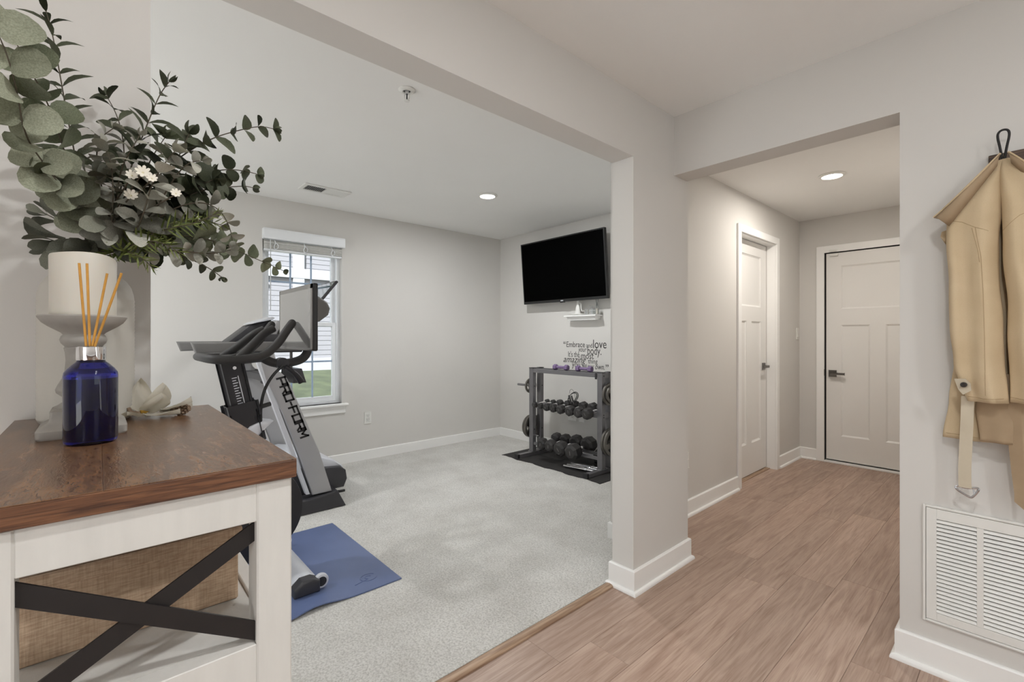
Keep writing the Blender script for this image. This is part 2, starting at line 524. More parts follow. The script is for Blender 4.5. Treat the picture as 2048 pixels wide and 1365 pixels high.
def build_shell():
    # wide opening between the entry room and the gym: pier, beam and the wall behind the cabinet
    o = MB().prism([(-2.6, 0), (.084, 0), (.084, BEAM), (YC0, BEAM), (YC0, 0), (YC1, 0), (YC1, TOP), (-2.6, TOP)], 'x', X2, X1).build('wall_opening', 'wall_paint')
    struct(o, 'light grey wall with wide cased opening into the gym')
    m = MB().box(XHB, XH, 2.30, 3.858, 0, TOP).box(XHB, XH, 4.643, YF + .12, 0, TOP).box(XHB, XH, 3.858, 4.643, 2.07, TOP)
    m.box(XH, X2, 2.30, YC1, 0, TOP)
    struct(m.build('wall_hall_left', 'wall_paint'), 'light grey wall along the hall with a white door')
    m = MB().box(XHB, -1.345, YF, YF + .12, 0, TOP).box(-.40, XR + .12, YF, YF + .12, 0, TOP).box(-1.345, -.40, YF, YF + .12, 2.05, TOP)
    struct(m.build('wall_hall_end', 'wall_paint'), 'light grey end wall of the hall')
    struct(MB().box(XR, XR + .12, YRB, YF, 0, TOP).build('wall_hall_right', 'wall_paint'), 'light grey right wall of the hall')
    o = MB().prism([(X1, HEAD), (XR, HEAD), (XR, 0), (2.4, 0), (2.4, TOP), (X1, TOP)], 'y', YR, YRB).build('wall_right', 'wall_paint')
    struct(o, 'light grey wall with the opening into the hall and an air grille')
    struct(MB().box(X1, .45, -2.72, -2.6, 0, TOP).box(.45, 2.4, -2.72, -2.6, 2.15, TOP).build('wall_entry_near', 'wall_paint'), 'unseen light grey near wall of the entry room, its open doorway placed to steer sunlight')  # out of view; opening placed to keep the sun patch off the cabinet
    struct(MB().box(2.4, 2.52, -2.72, .8, 0, TOP).box(2.4, 2.52, 2.1, YRB, 0, TOP).box(2.4, 2.52, .8, 2.1, 0, 1.25).box(2.4, 2.52, .8, 2.1, 2.15, TOP).build('wall_entry_side', 'wall_paint'), 'unseen light grey side wall of the entry room with a high opening added for light')  # out of view; opening added to brighten the beam and pier
    struct(MB().box(XG - .15, XHB, YT, YT + .12, 0, TOP).build('wall_television', 'wall_paint'), 'light grey gym wall carrying the television')
    # gym window wall, with the window in view and a matching pair nearer the camera side
    wy0, wy1, wz0, wz1 = 1.05, 1.735, .59, 2.14
    vy0, vy1 = -1.25, -.45
    m = MB()
    x0, x1 = XG - .15, XG
    m.box(x0, x1, YL - .12, vy0, 0, TOP).box(x0, x1, vy1, wy0, 0, TOP).box(x0, x1, wy1, YT, 0, TOP)
    m.box(x0, x1, vy0, vy1, 0, wz0).box(x0, x1, vy0, vy1, wz1, TOP).box(x0, x1, wy0, wy1, 0, wz0).box(x0, x1, wy0, wy1, wz1, TOP)
    struct(m.build('wall_window', 'wall_paint'), 'light grey gym wall with the tall window')
    m = MB().box(XG, -3.75, YL - .12, YL, 0, TOP).box(-2.05, X2, YL - .12, YL, 0, TOP).box(-3.75, -2.05, YL - .12, YL, 2.1, TOP)
    struct(m.build('wall_gym_near', 'wall_paint'), 'gym wall with a wide patio doorway')
    # ceilings
    struct(MB().box(X1, 2.4, -2.6, YR, ZM, ZM + .04).build('ceiling', 'ceiling_paint'), 'white ceiling of the entry room')
    struct(MB().box(XG, X2, YL, YT, ZG, ZG + .03).build('ceiling', 'ceiling_paint'), 'white ceiling of the gym')
    struct(MB().box(XH, XR, YC1, YF, ZH, ZH + .04).build('ceiling', 'ceiling_paint'), 'white ceiling of the hall')
    # floors
    fl = struct(MB().box(-1.72, 2.4, -2.6, YF + .1, -.1, -.012).build('floor', 'subfloor'), 'brown wood-look plank floor')
    W, L = .181, 1.22
    rnd = random.Random(5)
    x = -1.7135
    base = {}
    k = 0
    while x < 1.15:
        off = rnd.uniform(-L, 0)
        y = -.9 + off
        while y < YF + .02:
            a, b = max(y, -.9), min(y + L, YF + .03)
            y += L
            if b - a < .05:
                continue
            key = round(b - a, 3)
            if key not in base:
                base[key] = MB().box(0, W - .0007, 0, b - a - .0007, -.012, 0, bev=.0007, seg=1).mesh('plank', 'plank_wood')
            if x < -1.36 and b < YC0:
                continue
            aa = a
            if x < -1.36 and a < YC0:
                aa = YC0
                key = round(b - aa, 3)
                if key not in base:
                    base[key] = MB().box(0, W - .0007, 0, b - aa - .0007, -.012, 0, bev=.0007, seg=1).mesh('plank', 'plank_wood')
            put('plank', base[round(b - aa, 3)], fl, loc=(x, aa, 0))
            k += 1
        x += W
    # carpet
    m = MB()
    m.box(XG, XHB, YL, YT, -.05, .010)
    m.box(XHB, -1.391, YL, 2.30, -.05, .010)
    c = m.build('floor_carpet', 'carpet')
    struct(c, 'pale grey cut-pile carpet of the gym')
    # transition strip
    prof = [(-1.392, -.004), (-1.392, .007), (-1.386, .011), (-1.371, .0128), (-1.356, .011), (-1.350, .006), (-1.350, -.004)]
    t = MB().prism(prof, 'y', .09, YC0 - .022).build('trim_1', 'strip_wood', smooth=True)
    struct(t, 'narrow wooden strip between carpet and plank floor')
    # ground and neighbour outside
    g = MB().prism([(XG - .15, -.75), (XG - .15, -.10), (-7, .12), (-10.2, .56), (-10.2, -.75)], 'y', -9, 12).build('ground_lawn', 'lawn')
    struct(g, 'green lawn outside the window')
    struct(MB().box(XG - .15, 9, -9, -2.65, -.45, -.12).box(2.45, 9, -2.65, 8, -.45, -.12).build('ground_patio', 'concrete'), 'pale concrete outside')

def base_run(name, pts, side, h=.105, shoe=True, closed=False):
    """Baseboard with quarter-round along a wall face; side=+1 puts it left of the travel direction."""
    prof = [(0, h), (.009, h), (.0135, h - .005), (.0135, 0)]
    if shoe:
        prof = prof[:3] + [(.0135, .019), (.0185, .0185), (.023, .016), (.0262, .011), (.0275, .005), (.0275, 0)]
    prof = prof + [(0, 0)]
    m = MB()
    P = [Vector((p[0], p[1])) for p in pts]
    rings = []
    for i, p in enumerate(P):
        d0 = (P[i] - P[i - 1]).normalized() if i else None
        d1 = (P[i + 1] - P[i]).normalized() if i < len(P) - 1 else None
        nrm = lambda d: Vector((-d.y, d.x)) * side
        if d0 is None:
            off = nrm(d1)
        elif d1 is None:
            off = nrm(d0)
        else:
            a, b = nrm(d0), nrm(d1)
            off = (a + b) / (1 + a.dot(b))
        rings.append([(p.x + off.x * d, p.y + off.y * d, z) for d, z in prof])
    m.loft(rings)
    return struct(m.build(name, 'trim_paint'))

def build_trim():
    base_run('baseboard_window', [(XG, YL), (XG, YT)], -1, .103, False)
    base_run('baseboard_television', [(XG, YT), (XHB, YT)], -1, .103, False)
    base_run('baseboard_gym_right', [(XHB, YT), (XHB, 2.30), (X2, 2.30)], -1, .106, False)
    base_run('baseboard_pier', [(X2, 2.29), (X2, YC0), (X1, YC0), (X1, YC1), (X1 - .1, YC1)], -1, .112)
    base_run('baseboard_hall_left', [(XH, YC1), (XH, 3.80)], -1, .11)
    base_run('baseboard_hall_corner', [(XH, 4.708), (XH, YF), (-1.404, YF)], -1, .11)
    base_run('baseboard_right', [(XR, YRB), (XR, YR), (2.4, YR)], -1, .112)
    base_run('baseboard_opening', [(X1, -2.5), (X1, .084)], -1, .112)

def casing(name, axis, a0, a1, ztop, w, face, out, z0=0.0):
    """Flat door casing: two legs and a head, as three boards of one trim."""
    m = MB()
    t = .016 * out
    lo, hi = sorted((face, face + t))
    def b(p0, p1, q0, q1):
        if axis == 'y':
            m.box(lo, hi, p0, p1, q0, q1, bev=.0015, seg=1)
        else:
            m.box(p0, p1, lo, hi, q0, q1, bev=.0015, seg=1)
    b(a0 - w, a0, z0, ztop + w); b(a1, a1 + w, z0, ztop + w); b(a0, a1, ztop, ztop + w)
    return struct(m.build(name, 'trim_paint'))

def lever(parent, rose_c, wall_n, lever_dir, L=.11):
    """Square rose, neck and flat lever; wall_n points out of the door."""
    c, n, d = Vector(rose_c), Vector(wall_n), Vector(lever_dir)
    up = Vector((0, 0, 1))
    mt = Matrix((d, n, up)).transposed().to_4x4()
    mt.translation = c
    h = MB().box(-.032, .032, 0, .009, -.032, .032, bev=.002, mtx=mt)
    hd = h.build('handle', 'nickel', parent)
    MB().cyl(c + n * .008, c + n * .05, .011, n=16).build('neck', 'nickel', hd, smooth=True)
    MB().box(-.012, L, .04, .052, -.011, .011, bev=.003, mtx=mt).build('lever', 'nickel', hd)
    return hd

def panel_door(name, label, axis, a0, a1, z0, z1, face, out, panels, thick=.035):
    """Slab with sunk panels: stiles and rails proud of thinner panels."""
    root = struct_empty(name, {'y': (face, (a0 + a1) / 2, z0), 'x': ((a0 + a1) / 2, face, z0)}[axis], label)
    def bx(m, p0, p1, q0, q1, d0, d1, bev=0):
        lo, hi = sorted((face - out * d0, face - out * d1))
        if axis == 'y':
            m.box(lo, hi, p0, p1, q0, q1, bev=bev, seg=1)
        else:
            m.box(p0, p1, lo, hi, q0, q1, bev=bev, seg=1)
    m = MB()
    (tp, lp, rp) = panels
    # stiles / rails around the openings (a,b,z0,z1)
    bx(m, a0, tp[0], z0, z1, 0, thick); bx(m, tp[1], a1, z0, z1, 0, thick)
    bx(m, tp[0], tp[1], tp[3], z1, 0, thick); bx(m, tp[0], tp[1], lp[3], tp[2], 0, thick); bx(m, tp[0], tp[1], z0, lp[2], 0, thick)
    bx(m, lp[1], rp[0], lp[2], lp[3], 0, thick)
    slab = m.build('slab', 'door_paint', root)
    for p in panels:
        k = MB()
        bx(k, p[0] - .001, p[1] + .001, p[2] - .001, p[3] + .001, .011, thick - .008)
        # sloping bead round the panel
        e = .014
        def P(a, z, d):
            q = face - out * d
            return (q, a, z) if axis == 'y' else (a, q, z)
        ring0 = [(p[0], p[2]), (p[1], p[2]), (p[1], p[3]), (p[0], p[3])]
        ring1 = [(p[0] + e, p[2] + e), (p[1] - e, p[2] + e), (p[1] - e, p[3] - e), (p[0] + e, p[3] - e)]
        k.loft([[P(a, z, .003) for a, z in ring0], [P(a, z, .0109) for a, z in ring1]], cap=False)
        k.build('door_panel', 'door_paint', root)
    return root

def build_doors():
    # door on the hall's left wall
    a0, a1 = 3.862, 4.640
    d = panel_door('door_1', 'white three-panel door set back in the hall side wall', 'y', a0, a1, .012, 2.062, -1.636, 1,
                   [(3.985, 4.515, 1.49, 1.945), (3.985, 4.195, .285, 1.36), (4.305, 4.515, .285, 1.36)])
    lever(d, (-1.636, 4.575, .95), (1, 0, 0), (0, -1, 0), .10)
    casing('trim_2', 'y', 3.858, 4.643, 2.07, .060, XH, 1)
    m = MB().box(-1.628, XH, 3.8585, 3.8605, 0, 2.07).box(-1.628, XH, 4.641, 4.6425, 0, 2.07).box(-1.628, XH, 3.86, 4.641, 2.064, 2.0695)
    struct(m.build('trim_3', 'trim_paint'), 'white jamb lining of the side door')
    struct(MB().box(-1.68, -1.60, 3.862, 4.64, 0, .006, bev=.002, seg=1).build('trim_4', 'strip_wood'), 'narrow wooden threshold under the side door')
    # door at the end of the hall
    b0, b1 = -1.326, -.418
    d = panel_door('door_2', 'white three-panel door closing the end of the hall', 'x', b0, b1, .030, 2.033, YF + .012, -1,
                   [(-1.206, -.538, 1.49, 1.905), (-1.206, -.982, .265, 1.335), (-.866 + .0, -.538, .265, 1.335)], thick=.042)
    lever(d, (-1.272, YF + .012, .866), (0, -1, 0), (1, 0, 0), .105)
    casing('trim_5', 'x', -1.338, -.406, 2.042, .066, YF, -1)
    m = MB().box(-1.342, -1.3385, YF, YF + .12, 0, 2.045).box(-.405, -.401, YF, YF + .12, 0, 2.045).box(-1.34, -.404, YF, YF + .12, 2.0435, 2.0485)
    m.box(-1.34, -.404, YF + .056, YF + .07, 0, 2.045)
    struct(m.build('trim_6', 'vent_dark'), 'dark gap and weather seal round the end door')
    struct(MB().box(-1.338, -.404, YF - .022, YF + .06, 0, .016, bev=.003).build('trim_7', 'trim_paint'), 'white sill under the end door')
    s = thing('door_sensor', 'small white contact sensor at the top corner of the end door', 'sensor', (-1.262, YF - .004, 2.04))
    MB().box(-1.295, -1.225, YF - .012, YF + .010, 2.004, 2.030, bev=.003).build('magnet', 'plastic_white', s)
    MB().box(-1.292, -1.228, YF - .034, YF - .0165, 2.046, 2.062, bev=.003).build('sensor_body', 'plastic_white', s)
    struct(MB().box(-1.3385, -1.332, YF - .0175, YF - .0165, .842, .905).build('trim_8', 'nickel'), 'dark strike plate on the door casing')

def build_window(name, y0, y1, label, seen=True):
    z0, z1 = .59, 2.14
    root = struct_empty(name, (XG, (y0 + y1) / 2, z0), label)
    xf0, xf1 = XG - .135, XG - .045
    f = .034
    m = MB().box(xf0, xf1, y0, y0 + f, z0, z1, bev=.002, seg=1).box(xf0, xf1, y1 - f, y1, z0, z1, bev=.002, seg=1)
    m.box(xf0, xf1, y0 + f, y1 - f, z0, z0 + .03, bev=.002, seg=1).box(xf0, xf1, y0 + f, y1 - f, z1 - f, z1, bev=.002, seg=1)
    m.build('window_frame', 'vinyl_white', root)
    zm = 1.335
    for nm, a, b, x0, x1 in (('upper_sash', zm - .018, z1 - f, XG - .122, XG - .092), ('lower_sash', z0 + .03, zm + .022, XG - .088, XG - .056)):
        w = .036
        ya, yb = y0 + f, y1 - f
        s = MB().box(x0, x1, ya, ya + w, a, b, bev=.002, seg=1).box(x0, x1, yb - w, yb, a, b, bev=.002, seg=1)
        s.box(x0, x1, ya + w, yb - w, a, a + w * 1.15, bev=.002, seg=1).box(x0, x1, ya + w, yb - w, b - w, b, bev=.002, seg=1)
        sh = s.build(nm, 'vinyl_white', root)
        xm = (x0 + x1) / 2
        MB().box(xm - .003, xm + .003, ya + w - .002, yb - w + .002, a + w, b - w + .002).build('pane', 'pane_glass', sh)
        gy0, gy1, gz0, gz1 = ya + w, yb - w, a + w * 1.15, b - w
        for k in (1, 2):
            yy = gy0 + (gy1 - gy0) * k / 3
            MB().box(xm + .004, xm + .010, yy - .008, yy + .008, gz0, gz1, bev=.002, seg=1).build('muntin', 'muntin_grey', sh)
        zz = (gz0 + gz1) / 2
        MB().box(xm + .0045, xm + .0105, gy0, gy1, zz - .008, zz + .008, bev=.002, seg=1).build('muntin', 'muntin_grey', sh)
    MB().box(XG - .09, XG + .048, y0 - .05, y1 + .05, z0 - .022, z0, bev=.006).build('window_sill', 'trim_paint', root)
    MB().box(XG + .0002, XG + .017, y0 - .035, y1 + .033, z0 - .092, z0 - .0222, bev=.002, seg=1).build('apron', 'trim_paint', root)
    return root

def build_blind():
    y0, y1 = 1.046, 1.742
    b = thing('window_blind', 'white slatted blind drawn up under its valance at the window', 'blind', (XG, 1.39, 2.15))
    MB().prism([(XG + .0, 2.062), (XG + .062, 2.062), (XG + .066, 2.075), (XG + .066, 2.135), (XG + .060, 2.150), (XG + .0, 2.150)], 'y', y0, y1).build('valance', 'vinyl_white', b)
    k = 17
    sl = MB().box(-.025, .025, -(y1 - y0) / 2 + .012, (y1 - y0) / 2 - .012, -.0014, .0014, bev=.0008, seg=1).mesh('slat', 'blind_white')
    rr = random.Random(2)
    for i in range(k):
        z = 1.987 + i * .0043
        put('slat', sl, b, loc=(XG - .012 + rr.uniform(-.002, .002), (y0 + y1) / 2, z), rot=(rr.uniform(-.004, .004), rr.uniform(-.05, .05), 0))
    MB().box(XG - .037, XG + .013, y0 + .012, y1 - .012, 1.966, 1.983, bev=.004).build('bottom_rail', 'vinyl_white', b)
    for yy in (1.14, 1.385, 1.63):
        MB().tube([(XG + .016, yy, 2.062), (XG + .019, yy + .01, 2.03), (XG + .018, yy - .008, 2.0), (XG + .02, yy + .006, 1.975)], .004, n=6, smooth=2).build('lift_cord', 'vinyl_white', b, smooth=True)
        MB().tube([(XG + .016, yy + .004, 2.04), (XG + .022, yy + .03, 2.02), (XG + .020, yy + .028, 1.99), (XG + .016, yy, 1.98)], .003, n=6, smooth=2).build('lift_cord', 'vinyl_white', b, smooth=True)
    MB().tube([(XG + .03, 1.105, 2.066), (XG + .03, 1.105, 1.45)], .0038, n=8).build('wand', 'clear_wand', b, smooth=True)

def build_neighbour():
    x = -10.0
    h = thing('neighbour_house', 'grey lap-sided house seen through the window', 'house', (x, 3, .45))
    m = MB()
    z = .45
    while z < 6:
        m.prism([(x - .05, z), (x + .016, z), (x + .010, z + .1), (x - .05, z + .1)], 'y', -5, 11)
        z += .1
    s = m.build('siding', 'siding', h)
    s['kind'] = 'stuff'
    for yy in (2.95,):
        MB().box(x + .02, x + .055, yy, yy + .22, .5, 6, bev=.004).build('corner_board', 'siding_trim', h)
    MB().box(x + .02, x + .06, -5, 11, 2.42, 2.62, bev=.004).build('frieze_board', 'siding_trim', h)
    MB().box(x + .02, x + .06, -5, 11, .45, .78, bev=.004).build('foundation_band', 'siding_trim', h)
    MB().tube([(x + .1, 1.9, 1.9), (x + .1, 2.4, 2.4)], .035, n=8).build('brace', 'siding_trim', h)
    b = thing('shrub', 'small green shrub on the lawn against the house', 'shrub', (x + .5, 5.35, .5))
    rr = random.Random(9)
    m = MB()
    for k in range(60):
        a, r, zz = rr.uniform(0, 6.28), rr.uniform(0, .3), rr.uniform(.05, 1.0)
        m.ball((x + .55 + r * math.cos(a), 5.35 + r * math.sin(a), 0.45 + zz), rr.uniform(.05, .1), n=6)
    m.build('foliage', 'lawn', b)

def recessed_light(name, label, x, y, zc, watts, kelvin_col, r=.062, size=.1):
    L = thing(name, label, 'ceiling light', (x, y, zc), 'recessed ceiling lights')
    MB().lathe([(r, 0), (r + .022, 0), (r + .024, -.004), (r + .016, -.010), (r + .002, -.012), (r, -.006), (r, 0)], (x, y, zc - .0004), 40).build('trim_ring', 'plastic_white', L, smooth=True)
    MB().lathe([(0, 0), (r + .001, 0), (r + .001, -.006), (r * .7, -.0085), (0, -.010)], (x, y, zc - .0006), 40).build('diffuser', 'lamp_warm', L, smooth=True)
    ld = bpy.data.lights.new('downlight', 'AREA')
    ld.shape = 'DISK'
    ld.size = size
    ld.energy = watts
    ld.color = kelvin_col
    lo = bpy.data.objects.new('downlight', ld)
    COL.objects.link(lo)
    lo.parent = L
    lo.matrix_parent_inverse = wm(L).inverted()
    lo.location = (x, y, zc - .016)
    return L

def build_ceiling_things():
    warm, neutral = (1.0, .945, .88), (.96, .98, 1.0)
    recessed_light('recessed_light', 'round recessed light in the gym ceiling near the television wall', -3.078, 2.474, ZG, GYM_LAMP, neutral)
    recessed_light('recessed_light', 'round recessed light in the hall ceiling', -.951, 3.957, ZH, HALL_LAMP, warm)
    recessed_light('recessed_light', 'round recessed light over the middle of the entry room', .1, .55, ZM, MAIN_LAMP, neutral)
    recessed_light('recessed_light', 'round recessed light over the right side of the entry room', 1.15, .75, ZM, MAIN_LAMP, neutral)
    recessed_light('recessed_light', 'round recessed light over the near side of the entry room', 1.15, -1.2, ZM, MAIN_LAMP, neutral)
    recessed_light('recessed_light', 'round recessed light over the near end of the gym', -3.078, -.6, ZG, GYM_LAMP, neutral)
    # sprinkler
    c = Vector((-2.027, 1.125, ZG))
    s = thing('sprinkler_head', 'small white sprinkler head on the gym ceiling', 'sprinkler', c)
    MB().lathe([(.014, 0), (.040, 0), (.041, -.003), (.034, -.009), (.022, -.012), (.016, -.006)], c, 32).build('escutcheon', 'plastic_white', s, smooth=True)
    MB().cyl(c + Vector((0, 0, -.002)), c + Vector((0, 0, -.022)), .011, .009, 16).build('body', 'steel_bright', s, smooth=True)
    for a in (0, math.pi):
        d = Vector((math.cos(a + .8), math.sin(a + .8), 0))
        MB().tube([c + d * .010 + Vector((0, 0, -.018)), c + d * .014 + Vector((0, 0, -.034)), c + d * .004 + Vector((0, 0, -.052))], .0028, n=6, smooth=1).build('frame_arm', 'plastic_white', s, smooth=True)
    MB().cyl(c + Vector((0, 0, -.022)), c + Vector((0, 0, -.046)), .003, n=8).build('bulb', 'cable_black', s, smooth=True)
    m = MB().cyl(c + Vector((0, 0, -.052)), c + Vector((0, 0, -.056)), .013, n=20)
    m.build('deflector', 'plastic_white', s)
    # supply register
    x0, x1, y0, y1 = -3.95, -3.765, 1.205, 1.575
    v = thing('ceiling_vent', 'white louvred air register in the gym ceiling', 'vent', ((x0 + x1) / 2, (y0 + y1) / 2, ZG))
    b = .030
    z0, z1 = ZG - .010, ZG - .0004
    m = MB().box(x0, x0 + b, y0, y1, z0, z1, bev=.003).box(x1 - b, x1, y0, y1, z0, z1, bev=.003)
    m.box(x0 + b, x1 - b, y0, y0 + b, z0, z1, bev=.003).box(x0 + b, x1 - b, y1 - b, y1, z0, z1, bev=.003)
    m.box(x0 + b, x1 - b, (y0 + y1) / 2 - .006, (y0 + y1) / 2 + .006, z0, z1)
    m.build('frame', 'plastic_white', v)
    MB().box(x0 + b, x1 - b, y0 + b, y1 - b, ZG - .0025, ZG - .0006).build('backing', 'vent_dark', v)
    bl = MB().box(-(x1 - x0) / 2 + b, (x1 - x0) / 2 - b, -.0055, .0055, -.0005, .0005).mesh('louvre', 'plastic_white')
    for h, tilt in ((0, .75), (1, -.75)):
        ya = y0 + b if h == 0 else (y0 + y1) / 2 + .006
        yb = (y0 + y1) / 2 - .006 if h == 0 else y1 - b
        for k in range(10):
            put('louvre', bl, v, loc=((x0 + x1) / 2, ya + (yb - ya) * (k + .5) / 10, ZG - .0068), rot=(tilt, 0, 0))

def wall_plate(name, label, cat, c, n, kind, w=.070, h=.115):
    """Cover plate: n is the outward wall normal; kind outlet or switch."""
    c, n = Vector(c), Vector(n)
    up = Vector((0, 0, 1))
    sd = up.cross(n)
    mt = Matrix((sd, n, up)).transposed().to_4x4()
    mt.translation = c
    t = thing(name, label, cat, c)
    MB().box(-w / 2, w / 2, .0003, .006, -h / 2, h / 2, bev=.002, mtx=mt).build('plate', 'plastic_white', t)
    if kind == 'outlet':
        for s in (-1, 1):
            p = MB().box(-.017, .017, .005, .0075, s * .0195 - .014, s * .0195 + .014, bev=.003, mtx=mt).build('socket', 'plastic_white', t)
            k = MB().box(-.0085, -.006, .0072, .0079, s * .0195 - .002, s * .0195 + .008, mtx=mt).box(.006, .0085, .0072, .0079, s * .0195 - .002, s * .0195 + .007, mtx=mt)
            k.box(-.0025, .0025, .0072, .0079, s * .0195 - .010, s * .0195 - .005, mtx=mt)
            k.build('slots', 'vent_dark', p)
    elif kind == 'switch':
        mt2 = mt @ Matrix.Rotation(.06, 4, 'X')
        MB().box(-.016, .016, .003, .010, -.033, .033, bev=.002, mtx=mt2).build('rocker', 'plastic_white', t)
    return t

def build_plates():
    wall_plate('wall_outlet', 'white wall outlet right of the gym window', 'outlet', (XG, 1.993, .420), (1, 0, 0), 'outlet')
    wall_plate('light_switch', 'white light switch beside the hall corner', 'switch', (XH, 5.237, 1.255), (1, 0, 0), 'switch')
    wall_plate('wall_outlet', 'white wall outlet half hidden behind the pier in the hall', 'outlet', (XH, 2.976, .385), (1, 0, 0), 'outlet')
    wall_plate('wall_outlet', 'white double outlet plate low on the wall behind the dumbbell rack', 'outlet', (-3.20, YT, .40), (0, -1, 0), 'outlet', w=.116)
    wall_plate('cable_plate', 'white cable plate right of the outlet behind the dumbbell rack', 'plate', (-3.075, YT, .40), (0, -1, 0), 'blank')

def build_grille():
    x0, x1, z0, z1 = -.262, .40, .180, .606
    g = thing('return_air_grille', 'white louvred return air grille low on the wall below the coat', 'grille', ((x0 + x1) / 2, YR, z0))
    def ring(m, a, b, c, d, w, ya, yb, bev):
        m.box(a, a + w, ya, yb, c, d, bev=bev, seg=1).box(b - w, b, ya, yb, c, d, bev=bev, seg=1)
        m.box(a + w, b - w, ya, yb, c, c + w, bev=bev, seg=1).box(a + w, b - w, ya, yb, d - w, d, bev=bev, seg=1)
    m = MB(); ring(m, x0, x1, z0, z1, .0085, YR - .010, YR - .0003, .002)
    m.build('outer_frame', 'plastic_white', g)
    a, b, c, d = x0 + .0100, x1 - .0100, z0 + .0100, z1 - .0100
    colw, gap = .103, .0165
    cols = []
    xx = a + .0285
    while xx + colw < b - .02:
        cols.append((xx, xx + colw)); xx += colw + gap
    m = MB()
    ya, yb = YR - .008, YR - .0035
    sz0, sz1 = .2195, .5595
    m.box(a, cols[0][0], ya, yb, c, d, bev=.001, seg=1); m.box(cols[-1][1], b, ya, yb, c, d, bev=.001, seg=1)
    m.box(cols[0][0], cols[-1][1], ya, yb, c, sz0, bev=.001, seg=1); m.box(cols[0][0], cols[-1][1], ya, yb, sz1, d, bev=.001, seg=1)
    for p, q in zip(cols, cols[1:]):
        m.box(p[1], q[0], ya, yb, sz0, sz1)
    m.build('face_panel', 'plastic_white', g)
    MB().box(a, b, YR - .0012, YR - .0004, c, d).build('backing', 'grille_shadow', g)
    sl = MB().prism([(-.0066, -.0046), (-.0058, -.0056), (.0010, .0032), (.0012, .0046), (.0002, .0046)], 'x', -colw / 2, colw / 2).mesh('slat', 'plastic_white')
    n = 24
    for p in cols:
        for k in range(n):
            put('slat', sl, g, loc=((p[0] + p[1]) / 2, YR - .0025, sz0 + (sz1 - sz0) * (k + .5) / n))
    for xs in (-.197, -.182):
        MB().cyl((xs, YR - .0081, .207), (xs, YR - .0092, .207), .0022, n=10).build('screw', 'plastic_white', g)

pm('clear_wand', s2l((200, 202, 204)), .2, var=.01)
build_shell()
build_trim()
build_doors()
build_window('window_1', 1.05, 1.735, 'white double-hung window with grids, lawn outside')
build_window('window_2', -1.25, -.45, 'white double-hung window nearer the camera side')
build_blind()
build_neighbour()
build_ceiling_things()
build_plates()
build_grille()

# ---------------------------------------------------------------- gym machines
def bar_lettering(word, mt, parent, w=.046, h=.047, pitch=.0588, th=.0132):
    """Square-cut capitals made of flat bars, slanted a little, on the plane given by mt."""
    G = {'P': [((0, 0), (0, 1)), ((0, 1), (1, 1)), ((1, 1), (1, .42)), ((1, .42), (.25, .42))],
         'R': [((0, 0), (0, 1)), ((0, 1), (1, 1)), ((1, 1), (1, .45)), ((1, .45), (.25, .45)), ((.6, .45), (1, 0))],
         'O': [((0, 0), (0, 1)), ((0, 1), (1, 1)), ((1, 1), (1, 0)), ((1, 0), (0, 0))],
         '-': [((.1, .48), (.9, .48))],
         'F': [((0, 0), (0, 1)), ((0, 1), (1, 1)), ((0, .48), (.8, .48))],
         'M': [((0, 0), (0, 1)), ((0, 1), (.5, .35)), ((.5, .35), (1, 1)), ((1, 1), (1, 0))]}
    m = MB()
    x = 0.0
    for ch in word:
        cw = w * (.5 if ch == '-' else 1.0)
        for (a, b), (c, d) in G[ch]:
            p, q = Vector((x + a * cw, b * h)), Vector((x + c * cw, d * h))
            t = (q - p).normalized()
            p, q = p - t * th * .5, q + t * th * .5
            n = Vector((-t.y, t.x)) * th * (.5 if abs(t.x) < .5 else .42)
            quad = [p - n, q - n, q + n, p + n]
            m.loft([[mt @ Vector((v.x + v.y * .12, v.y, z)) for v in quad] for z in (0, .0006)])
        x += pitch * (.62 if ch == '-' else 1.0)
    return m.build('lettering', 'lettering_black', parent)

